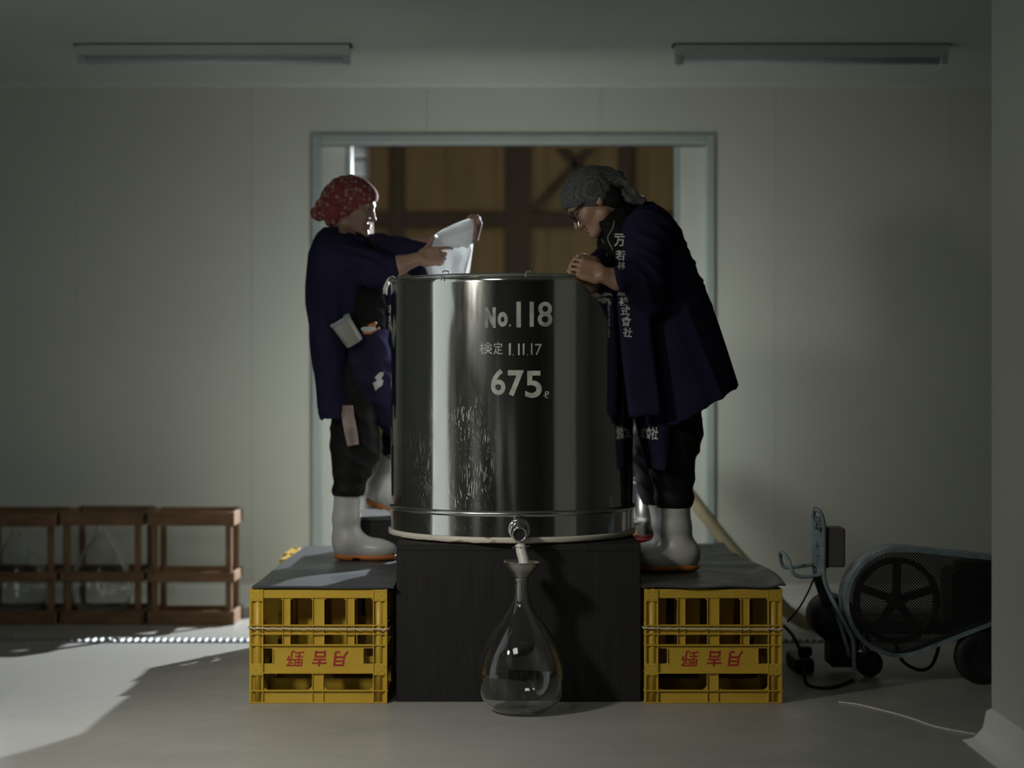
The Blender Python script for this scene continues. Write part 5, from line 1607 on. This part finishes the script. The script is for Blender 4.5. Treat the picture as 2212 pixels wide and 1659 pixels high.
    b = boot(body, (X(789, fy), fy, Z(1088, fy)), (0.93, 0.02, -0.36), [(P(868, 945, fy), 0.057), (P(848, 1000, fy), 0.055), (P(826, 1048, fy), 0.048)], 0, 0, 0.24)
    # things about her -----------------------------------------------------------------
    # measuring cup stuck in the apron pocket
    cy = 6.715
    top, bot = P(733, 690, cy), P(767, 742, cy + 0.02)
    ax = (top - bot).normalized(); xx = ax.cross(Vector((0, 1, 0))).normalized(); yy = ax.cross(xx)
    Mx = Matrix((xx, yy, ax)).transposed().to_4x4(); Mx.translation = bot
    L = (top - bot).length
    t = thing('plastic_cup', 'clear plastic cup tucked upside-tilted in the pocket at the woman\'s hip', 'cup', tuple(bot))
    m = MB(); m.lathe([(0.001, 0.0), (0.034, 0.0), (0.038, 0.004), (0.042, L - 0.02), (0.0425, L - 0.001), (0.0405, L - 0.001), (0.040, L - 0.02), (0.036, 0.006), (0.001, 0.004)], (0, 0, 0), 36, False, False)
    bmesh.ops.transform(m.bm, matrix=Mx, verts=m.bm.verts); m.build('cup_wall', M['cloudy'], t)
    m = MB(); m.lathe([(0.0425, L - 0.014), (0.0455, L - 0.012), (0.046, L), (0.0425, L + 0.002), (0.0405, L)], (0, 0, 0), 36, False, False)
    bmesh.ops.transform(m.bm, matrix=Mx, verts=m.bm.verts); m.build('cup_rim', M['cloudy_rim'], t)
    # orange-handled tool in the waistband
    t = thing('folding_tool', "small orange and grey tool tucked into the woman's waistband", 'tool', tuple(P(798, 708, cy)))
    ty = 6.765
    m = MB(); m.prism([(X(q[0], ty), Z(q[1], ty)) for q in ((794, 702), (812, 695), (814, 698), (809, 706), (800, 708))], ty - 0.006, ty + 0.006); m.build('handle', M['sole'], t)
    m = MB(); m.prism([(X(q[0], ty), Z(q[1], ty)) for q in ((783, 718), (800, 714), (820, 706), (819, 711), (800, 722), (785, 722))], ty - 0.004, ty + 0.008); m.build('handle', M['sole'], t)
    m = MB(); m.prism([(X(q[0], ty), Z(q[1], ty)) for q in ((779, 710), (784, 706.5), (800, 705.5), (810, 707), (814, 711), (809, 715), (796, 718), (784, 716))], ty - 0.010, ty - 0.001); m.build('blade_cover', M['lamp_body'], t)
    # towel hanging from the back pocket
    ty = 6.755
    def tw(u, v):
        a = (733 + (762 - 733) * u) * (1 - v) + (751 + (775 - 751) * u) * v
        b = 876 + (964 - 876) * v - 4 * u * v
        return P(a, b, ty + 0.004 * math.sin(7 * u + 4 * v) - 0.012 * math.sin(math.pi * v))
    vs = [tw(i / 10, j / 24) for j in range(25) for i in range(11)]
    fs = [(j * 11 + i, j * 11 + i + 1, (j + 1) * 11 + i + 1, (j + 1) * 11 + i) for j in range(24) for i in range(10)]
    o = mesh_from('hand_towel', vs, fs, M['towel'], None, True)
    md = o.modifiers.new('thickness', 'SOLIDIFY'); md.thickness = 0.008; md.offset = 0
    tag(o, "pale pink patterned towel hanging below the hem of the woman's coat", 'towel')
M['cloudy'] = mat('cloudy_clear_plastic', (0.62, 0.62, 0.56), 0.28, trans=0.55, ior=1.3)
M['cloudy_rim'] = mat('clear_plastic_rim', (0.45, 0.50, 0.56), 0.2, trans=0.4, ior=1.3)
M['towel'] = mat('pink_patterned_towel', (0.36, 0.29, 0.26), 0.9, col2=(0.25, 0.17, 0.16), vscale=26, bump=0.3, bscale=90)
woman()

# ------------------------------------------------------------------ the man
def man():
    Y = 6.5
    p = lambda px, py, dy=0.0: P(px, py, Y + dy)
    h = Head(P(1282, 433, 6.42), -1, math.radians(40), math.radians(3), 1.02)
    lo = (X(1200, Y), Y - 0.52, ZM - 0.02); hi = (X(1560, Y), Y + 0.36, Z(352, Y) + 0.03)
    F = Field(lo, hi, 0.0029)
    F.add(capsule(p(1385, 515), p(1425, 640), 0.12, 0.115), 0)
    F.add(capsule(p(1386, 514, -0.13), p(1386, 514, 0.13), 0.055, 0.055), 0.06)
    F.add(capsule(p(1425, 640), p(1450, 790), 0.115, 0.125), 0.06)
    F.add(ell(p(1450, 810), (0.12, 0.165, 0.12)), 0.05)
    F.add(capsule(p(1350, 485, -0.04), h.w(-0.022, 0, -0.055), 0.062, 0.053), 0.03)
    add_head(F, h, False)
    na = Vector((X(1475, 6.47), 6.475, ZM + 0.09))
    add_chain(F, [p(1455, 830, -0.08), p(1448, 970, -0.05), P(1458, 1080, 6.475), na], [0.095, 0.062, 0.044, 0.040], 0.03)
    F.add(capsule(na, na + Vector((-0.12, 0, -0.045)), 0.036, 0.029), 0.02)
    fa = Vector((X(1460, 6.68), 6.68, ZM + 0.09))
    add_chain(F, [p(1445, 830, 0.09), P(1405, 980, 6.66), fa], [0.095, 0.062, 0.040], 0.03)
    F.add(capsule(fa, fa + Vector((-0.10, 0, -0.045)), 0.036, 0.029), 0.02)
    # near arm (his left), forearm lying along the tank rim
    ns, ne, nw = p(1400, 520, -0.19), P(1388, 606, 6.17), P(1301, 594, 6.065)
    add_chain(F, [ns, ne, P(1335, 603, 6.09), nw], [0.06, 0.040, 0.038, 0.030], 0.02)
    add_hand(F, nw, (-0.93, 0.02, 0.30), (-0.16, -0.93, 0.32), (-0.1, 0.3, 1), [(0.22, 1.35, 0.9), (0.30, 1.4, 0.9), (0.42, 1.4, 0.9), (0.62, 1.35, 0.9)], (0.30, 0.95, -0.6), 0.5, 0.95)
    # far arm meeting it
    fs, fe, fw = p(1368, 510, 0.19), P(1330, 590, 6.52), P(1283, 572, 6.22)
    add_chain(F, [fs, fe, fw], [0.06, 0.046, 0.030], 0.02)
    add_hand(F, fw, (-0.80, -0.45, 0.10), (-0.3, 0.5, 0.75), (-0.2, 0.6, -0.5), [(0.9, 1.0, 0.6), (0.95, 1.0, 0.6), (1.0, 1.0, 0.6), (1.05, 1.0, 0.6)], (0.4, 0.9, -0.4), 0.4, 0.95)
    V, Q = F.mesh(2)
    L = h.local(V[Q].mean(1))
    lips = (np.abs(L[:, 2] + 0.071) < 0.0095) & (np.abs(L[:, 1]) < 0.0205) & (L[:, 0] > 0.089)
    body = np_mesh('person', V, Q, [M['skin_m'], M['lip']], None, lips.astype(int))
    tag(body, 'man in glasses and grey headscarf bending over the tank rim, hands on the rim', 'person')
    B0 = bvh_of(V, Q)
    for s in (-1, 1):
        m = MB()
        pts = [h.w(0.0865 - 0.003 * abs(k) ** 2, s * (0.031 + 0.012 * k), -0.004 + 0.0018 * (1 - k * k)) for k in (-1, -0.5, 0, 0.5, 1)]
        m.tube(pts, 0.0019, 6); m.build('eyelash', M['eye_dark'], body)
        m = MB()
        pts = [h.w(0.0955 - 0.012 * (k + 1) ** 1.7 * 0.5, s * (0.016 + 0.015 * (k + 1)), 0.0205 + 0.003 * (1 - k * k)) for k in (-1, -0.5, 0, 0.5, 1)]
        m.tube(pts, lambda t: 0.0034 * (1 - 0.4 * t), 6); m.build('eyebrow', M['hair'], body)
    F = Field(h.o - 0.17, h.o + 0.17, 0.0042)
    F.add(h.e((-0.014, 0, 0.015), (0.096, 0.0785, 0.090)), 0)
    F.add(h.e((-0.05, 0, -0.045), (0.05, 0.06, 0.05)), 0.03)
    F.cut(lambda x, y, z: ((x - h.o[0]) * h.R[0, 0] + (y - h.o[1]) * h.R[0, 1] + (z - h.o[2]) * h.R[0, 2]) + 0.012)
    V, Q = F.mesh(1); np_mesh('hair', V, Q, M['hair'], body)
    # eyeglasses
    g = MB()
    for s in (-1, 1):
        ring = []
        for k in range(28):
            a = 2 * math.pi * k / 28
            ca, sa = math.cos(a), math.sin(a)
            e = (abs(ca) ** 3 + abs(sa) ** 3) ** (-1 / 3)
            ring.append(h.w(0.106 - 0.0035 * (ca * e) * 1.0 - 0.003, s * (0.033 + 0.0255 * ca * e), -0.003 + 0.0185 * sa * e))
        g.tube(ring, 0.0046, 8, closed=True)
    g.tube([h.w(0.1055, -0.0085, 0.003), h.w(0.1085, 0, 0.0055), h.w(0.1055, 0.0085, 0.003)], 0.003, 8)
    gl = g.build('eyeglasses', M['eye_dark'], body); gl['label'] = 'black thick-rimmed eyeglasses'
    for s in (-1, 1):
        m = MB()
        m.tube(catmull([h.w(0.100, s * 0.0585, 0.009), h.w(0.092, s * 0.0665, 0.010), h.w(0.05, s * 0.0745, 0.009), h.w(0.005, s * 0.079, 0.008), h.w(-0.02, s * 0.080, -0.003)], 5), 0.0046, 8)
        m.build('temple', M['eye_dark'], gl)
        m = MB()
        a = [m.bm.verts.new(h.w(0.1025 - 0.0035 * math.cos(t), s * (0.033 + 0.0245 * math.cos(t)), -0.003 + 0.0175 * math.sin(t))) for t in [2 * math.pi * k / 20 for k in range(20)]]
        m.bm.faces.new(a); m.build('lens', M['lens'], gl)
    # headscarf with knot and tail
    F = Field(h.o - 0.24, h.o + 0.24, 0.0042)
    F.add(h.e((-0.010, 0, 0.030), (0.109, 0.090, 0.099)), 0)
    F.add(h.e((0.045, 0, 0.055), (0.058, 0.068, 0.042)), 0.03)
    n1 = np.array([0.60, -0.80])
    F.cut(lambda x, y, z: ((x - h.o[0]) * h.R[0, 0] + (y - h.o[1]) * h.R[0, 1] + (z - h.o[2]) * h.R[0, 2]) * n1[0] + ((x - h.o[0]) * h.R[2, 0] + (y - h.o[1]) * h.R[2, 1] + (z - h.o[2]) * h.R[2, 2]) * n1[1] - n1 @ np.array([0.098, 0.037]))
    yh = 6.42
    F.add(ell(P(1330, 385, yh), (0.035, 0.055, 0.028)), 0.03)
    F.add(capsule(P(1305, 380, yh), P(1334, 380, yh), 0.032, 0.018), 0.03)
    # flat tail falling on the shoulder
    tl = P(1392, 435, yh) - P(1335, 385, yh); td = A3(tl.normalized()); tn = np.array([td[2], 0, -td[0]])
    F.add(rbox(P(1364, 414, yh), (tl.length / 2, 0.055, 0.012), 0.008, np.array([td, [0, 1, 0], tn])), 0.02)
    F.add(rbox(P(1360, 428, yh - 0.03), (0.035, 0.03, 0.012), 0.008, np.array([[0.85, 0, -0.5], [0, 1, 0], [0.5, 0, 0.85]])), 0.015)
    F.add(rbox(P(1372, 436, yh), (0.036, 0.05, 0.010), 0.008, np.array([[0.98, 0, -0.15], [0, 1, 0], [0.15, 0, 0.98]])), 0.015)
    V, Q = F.mesh(2)
    V = fold(V, Q, [(60, 30, 45, 0.0022), (40, 50, -40, 0.0018)], 33, np.clip((V[:, 0] - h.o[0]) / 0.05, 0.15, 1))
    sc = np_mesh('headscarf', V, Q, M['grey_scarf'], body); sc['label'] = 'grey patterned headscarf knotted behind with a hanging tail'
    # inner jacket
    F = Field((X(1250, Y), Y - 0.34, Z(760, Y)), (X(1440, Y), Y + 0.30, Z(440, Y)), 0.0055)
    F.add(loft([Z(q, Y) for q in (452, 470, 490, 520, 560, 600, 660, 740)], [X(q, Y) for q in (1330, 1308, 1296, 1288, 1288, 1292, 1310, 1340)], [X(q, Y) for q in (1375, 1365, 1370, 1390, 1400, 1410, 1420, 1420)],
               [Y - q for q in (0.10, 0.13, 0.16, 0.19, 0.20, 0.20, 0.20, 0.2)], [Y + q for q in (0.06, 0.10, 0.13, 0.16, 0.17, 0.17, 0.17, 0.17)], 2.1), 0)
    F.add(capsule(P(1330, 480, 6.44), P(1302, 470, 6.42), 0.085, 0.066), 0.03)
    F.sub(capsule(P(1296, 500, 6.42), P(1282, 462, 6.42), 0.035, 0.07), 0.01)
    F.sub(cyl_z(TX, TY, TR + 0.004, 0.3, ZT + 0.006), 0)
    V, Q = F.mesh(2); V = fold(V, Q, [(30, 20, 30, 0.003), (20, 10, 60, 0.002)], 18)
    jk = np_mesh('jacket', V, Q, M['black_cloth'], body); BJ = bvh_of(V, Q)
    # coat
    F = Field((X(1255, Y), Y - 0.52, Z(940, Y)), (X(1615, Y), Y + 0.36, Z(428, Y)), 0.0055)
    zz = (436, 445, 458, 480, 505, 540, 580, 630, 690, 750, 810, 860, 930)
    xl = (1388, 1372, 1352, 1336, 1328, 1325, 1327, 1335, 1345, 1353, 1361, 1368, 1376)
    xr = (1404, 1420, 1441, 1458, 1470, 1484, 1502, 1523, 1545, 1566, 1586, 1602, 1622)
    hn = (0.06, 0.10, 0.15, 0.20, 0.225, 0.24, 0.245, 0.25, 0.25, 0.25, 0.25, 0.25, 0.25)
    F.add(loft([Z(q, Y) for q in zz], [X(q, Y) for q in xl], [X(q, Y) for q in xr], [Y - q for q in hn], [Y + q * 0.9 for q in hn], 2.3), 0)
    F.add(capsule(P(1400, 505, 6.32), P(1388, 598, 6.17), 0.098, 0.080), 0.04)
    F.add(capsule(P(1388, 600, 6.17), P(1336, 604, 6.09), 0.086, 0.052), 0.02)
    F.add(capsule(P(1372, 625, 6.16), P(1405, 655, 6.2), 0.05, 0.05), 0.04)
    F.add(capsule(p(1368, 512, 0.16), P(1318, 562, 6.56), 0.090, 0.066), 0.04)
    F.add(capsule(P(1318, 562, 6.54), P(1286, 578, 6.25), 0.066, 0.050), 0.02)
    F.add(rbox(P(1378, 765, 6.215), (0.062, 0.026, 0.235), 0.018, np.array([[0.99, 0.05, 0.12], [-0.05, 1, 0], [-0.12, 0, 0.99]])), 0.03)
    F.sub(capsule(P(1318, 520, 6.42), P(1300, 440, 6.42), 0.07, 0.085), 0.015)
    F.sub(cyl_z(TX, TY, TR + 0.008, 0.3, ZT + 0.010), 0)
    # slanted hem
    F.cut(lambda x, y, z: -(z - np.maximum(Z(916, Y), Z(832, Y) + 0.585 * (x - X(1594, Y)))) + 0 * y)
    F.sub(loft([Z(q, Y) for q in (790, 830, 870, 935)], [X(q, Y) + 0.02 for q in (1361, 1366, 1372, 1376)], [X(q, Y) - 0.012 for q in (1580, 1592, 1604, 1622)], [Y - 0.24] * 4, [Y + 0.215] * 4, 2.3), 0)
    F.sub(capsule(P(1320, 604, 6.085), P(1345, 602, 6.10), 0.039, 0.040), 0.006)
    F.sub(rbox(P(1327, 606, 6.09) - Vector((0.93, 0, 0.36)) * 0.055, (0.055, 0.10, 0.085), 0.002, np.array([[0.93, 0, 0.36], [0, 1, 0], [-0.36, 0, 0.93]])), 0.006)
    V, Q = F.mesh(2)
    up = np.clip((V[:, 2] - Z(690, Y)) / 0.12, 0, 1)
    V = fold(V, Q, [(22, 16, 8, 0.0032), (40, -20, 14, 0.0018)], 41, (1 - 0.7 * up) * np.clip((V[:, 0] - X(1375, Y)) / 0.05, 0.1, 1))
    V = fold(V, Q, [(30, 25, 40, 0.004), (25, -20, 55, 0.003)], 42, up * np.clip((V[:, 0] - X(1355, Y)) / 0.04, 0.0, 1))
    coat = np_mesh('work_coat', V, Q, M['indigo'], body); coat['label'] = 'navy work coat with white characters down the lapel'
    BC = bvh_of(V, Q)
    # trousers
    F = Field((X(1340, Y), Y - 0.28, Z(1115, Y)), (X(1560, Y), Y + 0.30, Z(780, Y)), 0.0052)
    F.add(ell(p(1452, 815), (0.135, 0.19, 0.14)), 0)
    add_chain(F, [p(1456, 850, -0.07), p(1456, 945, -0.05), P(1452, 1020, 6.475), P(1456, 1075, 6.475)], [0.118, 0.100, 0.082, 0.072], 0.04)
    F.add(ell(P(1456, 1078, 6.475), (0.074, 0.072, 0.05)), 0.02)
    add_chain(F, [p(1440, 850, 0.08), P(1404, 975, 6.67), P(1416, 1040, 6.68), P(1430, 1092, 6.68)], [0.112, 0.082, 0.074, 0.072], 0.04)
    F.sub(cyl_z(TX, TY, TR + 0.010, 0.3, ZT), 0)
    F.cut(lambda x, y, z: -(z - Z(1098, 6.475)) + 0 * x + 0 * y)
    F.sub(cyl_z(X(1456, 6.475), 6.475, 0.060, Z(1120, 6.475), Z(1086, 6.475)), 0)
    V, Q = F.mesh(2); V = fold(V, Q, [(15, 20, 36, 0.003), (30, -20, 45, 0.002), (25, 10, 12, 0.0035)], 52, np.clip((V[:, 2] - Z(1086, 6.48)) / 0.05, 0, 1))
    np_mesh('trousers', V, Q, M['black_nylon'], body)
    # apron: cloth panel in front of the thighs
    F = Field((X(1340, Y), Y - 0.36, Z(1030, Y)), (X(1480, Y), Y + 0.32, Z(800, Y)), 0.0052)
    F.add(loft([Z(q, Y) for q in (810, 860, 910, 960, 1020)], [X(q, Y) for q in (1360, 1366, 1372, 1384, 1398)], [X(q, Y) for q in (1480, 1478, 1470, 1462, 1452)], [Y - q for q in (0.225, 0.225, 0.22, 0.21, 0.19)], [Y + 0.2] * 5, 2.2), 0)
    F.sub(loft([Z(q, Y) for q in (800, 860, 910, 960, 1030)], [X(q, Y) + 0.012 for q in (1360, 1366, 1372, 1384, 1398)], [X(q, Y) + 0.1 for q in (1480, 1478, 1470, 1462, 1452)], [Y - q + 0.012 for q in (0.225, 0.225, 0.22, 0.21, 0.19)], [Y + 0.19] * 5, 2.2), 0)
    F.sub(cyl_z(TX, TY, TR + 0.012, 0.3, ZT), 0)
    F.cut(lambda x, y, z: np.maximum((x - X(1452, Y)) + 0.5 * (z - Z(915, Y)) * -0.45, -(z - Z(1010, Y) - 0.12 * (X(1400, Y) - x))) + 0 * y)
    V, Q = F.mesh(2); V = fold(V, Q, [(30, 20, 10, 0.0025)], 61)
    ap = np_mesh('apron', V, Q, M['indigo_apron'], body); BA = bvh_of(V, Q)
    # boots
    fy = 6.475
    boot(body, (X(1508, fy), fy, ZM), (-1, -0.06, 0), [(P(1457, 1088, fy), 0.0615), (P(1459, 1140, fy), 0.060), (P(1464, 1180, fy), 0.056)], ZM, 0, 0.27)
    fy = 6.68
    boot(body, (X(1492, fy), fy, ZM), (-1, 0.1, 0), [(P(1432, 1080, fy), 0.062), (P(1442, 1130, fy), 0.059), (P(1452, 1170, fy), 0.055)], ZM, 0, 0.27)
    # lettering down the lapel
    T = [BC, BJ]
    wm = M['print_white']
    for ch, px, py, hp, rot in (('一', 1337, 506, 16, -0.02), ('万', 1338, 521, 23, 0.0), ('若', 1340, 551, 22, -0.03), ('林', 1342, 573, 18, -0.05),
                                ('造', 1342, 629, 20, 0.0), ('株', 1348, 651, 21, -0.1), ('式', 1351, 672, 21, -0.1), ('會', 1353, 694, 22, -0.1), ('社', 1356, 718, 21, -0.12)):
        text_on(ch, px, py, hp if ch != '一' else hp * 0.95, rot, T, coat, wm, bold=0.028, sx=0.95, below=630 if ch == '造' else None)
    for ch, px, hp in (('式', 1389, 24), ('會', 1401, 26), ('社', 1414, 28)):
        text_on(ch, px, 935 + (0 if ch != '社' else 1), hp, -0.08, [BA], ap, wm, bold=0.028, sx=0.42 if ch == '式' else 0.46 if ch == '會' else 0.55)
    # pale piping of the inner jacket
    curve_on([(1327, 477), (1324, 492), (1317, 504), (1313, 513), (1315, 523), (1320, 532), (1324, 541)], 0.0022, T, jk, M['piping'], 'zip_piping')
    curve_on([(1298, 511), (1301, 519), (1305, 526)], 0.0015, T, jk, M['piping'], 'zip_piping')
    curve_on([(1310.5, 546), (1311, 554)], 0.0013, T, jk, M['piping'], 'zip_piping')
M['lens'] = mat('eyeglass_lens', (1, 1, 1), 0.0, trans=1.0, ior=1.02)
man()

# ------------------------------------------------------------------ white cloth lifted out of the tank, fringed towel on the rim
M['white_cloth'] = mat('white_filter_cloth', (0.62, 0.63, 0.62), 0.85, var=0.05, vscale=6, bump=0.15, bscale=50, spec=0.2)
def make_translucent(m, f):
    nt = m.node_tree; b = nt.nodes['Principled BSDF']; out = [n for n in nt.nodes if n.type == 'OUTPUT_MATERIAL'][0]
    tr = nt.nodes.new('ShaderNodeBsdfTranslucent'); tr.inputs[0].default_value = (0.93, 0.94, 0.94, 1)
    mx = nt.nodes.new('ShaderNodeMixShader'); mx.inputs[0].default_value = f
    nt.links.new(b.outputs[0], mx.inputs[1]); nt.links.new(tr.outputs[0], mx.inputs[2]); nt.links.new(mx.outputs[0], out.inputs[0])
make_translucent(M['white_cloth'], 0.68)
def white_cloth():
    t = thing('filter_cloth', "white cloth bag the woman lifts between her hands over the tank", 'cloth', tuple(P(970, 590, 6.78)))
    def sheet_from(name, rows, nu=26, nv=26, th=0.0016):
        """rows: list of polylines (px, py, Y) from top to bottom"""
        R_ = [catmull([Vector(q) for q in r], 8) for r in rows]
        def along(line, u):
            f = u * (len(line) - 1); i = min(int(f), len(line) - 2); return line[i].lerp(line[i + 1], f - i)
        cols = []
        for i in range(nu + 1):
            cols.append(catmull([along(r, i / nu) for r in R_], 10))
        vs = []
        for j in range(nv + 1):
            for i in range(nu + 1):
                q = along(cols[i], j / nv); vs.append(P(q.x, q.y, q.z))
        fs = [(j * (nu + 1) + i, j * (nu + 1) + i + 1, (j + 1) * (nu + 1) + i + 1, (j + 1) * (nu + 1) + i) for j in range(nv) for i in range(nu)]
        o = mesh_from(name, vs, fs, M['white_cloth'], t, True)
        md = o.modifiers.new('thickness', 'SOLIDIFY'); md.thickness = th; md.offset = 0
        return o
    # back sheet, hanging into the tank
    sheet_from('bag_back', [
        [(908, 548, 6.86), (925, 528, 6.87), (940, 507, 6.88), (975, 487, 6.87), (1022, 473, 6.85)],
        [(912, 560, 6.86), (940, 540, 6.87), (970, 525, 6.88), (1000, 518, 6.86), (1023, 516, 6.85)],
        [(922, 585, 6.80), (945, 572, 6.80), (970, 562, 6.81), (1000, 558, 6.78), (1019, 556, 6.79)],
        [(935, 610, 6.72), (955, 602, 6.72), (975, 598, 6.74), (995, 596, 6.69), (1013, 596, 6.72)],
        [(945, 660, 6.66), (960, 660, 6.66), (978, 660, 6.68), (994, 660, 6.63), (1008, 660, 6.66)]])
    # front sheet under the near hand with folds
    sheet_from('bag_front', [
        [(930, 528, 6.835), (945, 530, 6.835), (965, 533, 6.83), (990, 536, 6.83), (1017, 532, 6.83)],
        [(918, 556, 6.80), (940, 558, 6.80), (968, 552, 6.79), (985, 555, 6.75), (1000, 558, 6.79), (1018, 556, 6.76)],
        [(917, 572, 6.76), (945, 582, 6.77), (970, 580, 6.74), (980, 580, 6.70), (993, 580, 6.74), (1016, 578, 6.70)],
        [(928, 600, 6.70), (955, 605, 6.72), (972, 605, 6.68), (984, 605, 6.64), (998, 605, 6.68), (1012, 604, 6.64)],
        [(945, 660, 6.62), (960, 660, 6.64), (975, 660, 6.6), (984, 660, 6.57), (996, 660, 6.61), (1006, 660, 6.58)]])
    # turned-over hem flap at the top
    sheet_from('bag_flap', [
        [(943, 506, 6.868), (975, 487, 6.858), (1010, 474, 6.838), (1023, 473, 6.836)],
        [(950, 518, 6.80), (980, 506, 6.79), (1010, 498, 6.79), (1022.5, 498, 6.80)],
        [(958, 530, 6.80), (975, 527, 6.79), (1000, 521, 6.785), (1020, 520, 6.80)],
        [(962, 534, 6.825), (975, 535, 6.815), (998, 533, 6.805), (1011, 537, 6.815)]], th=0.0022)
    return t
white_cloth()
def fringe_towel():
    t = thing('fringed_cloth', 'pale fringed cloth hung over the left side of the tank rim', 'cloth', tuple(P(850, 590, 6.5)))
    aa = [math.radians(q) for q in np.linspace(-99, -76, 12)]
    vs = []; fs = []
    prof = [(-0.02, -0.03), (-0.012, 0.004), (0.0, 0.0095), (0.012, 0.004), (0.018, -0.006), (0.022, -0.014)]
    for a in aa:
        for r, z in prof:
            vs.append((TX + (TR + r) * math.sin(a), TY - (TR + r) * math.cos(a), ZT + z + 0.003))
    n = len(prof)
    for i in range(len(aa) - 1):
        for j in range(n - 1): fs.append((i * n + j, i * n + j + 1, (i + 1) * n + j + 1, (i + 1) * n + j))
    o = mesh_from('band', vs, fs, M['cord'], t, True)
    md = o.modifiers.new('thickness', 'SOLIDIFY'); md.thickness = 0.003; md.offset = 0.0
    r = random.Random(9)
    m = MB()
    for k in range(26):
        a = math.radians(-99 + 24.0 * k / 25)
        L = r.uniform(0.022, 0.04)
        def q(rr, z, da=0.0): return (TX + (TR + rr) * math.sin(a + da), TY - (TR + rr) * math.cos(a + da), ZT + z)
        d = r.uniform(-0.012, 0.012)
        m.tube([q(0.021, -0.010), q(0.026, -0.012 - L * .3, d * .4), q(0.028, -0.012 - L * .7, d), q(0.026 + r.uniform(0, .006), -0.012 - L, d * 1.3)], 0.0013, 5)
    o = m.build('fringe', M['cord'], t); o['kind'] = 'stuff'
fringe_towel()
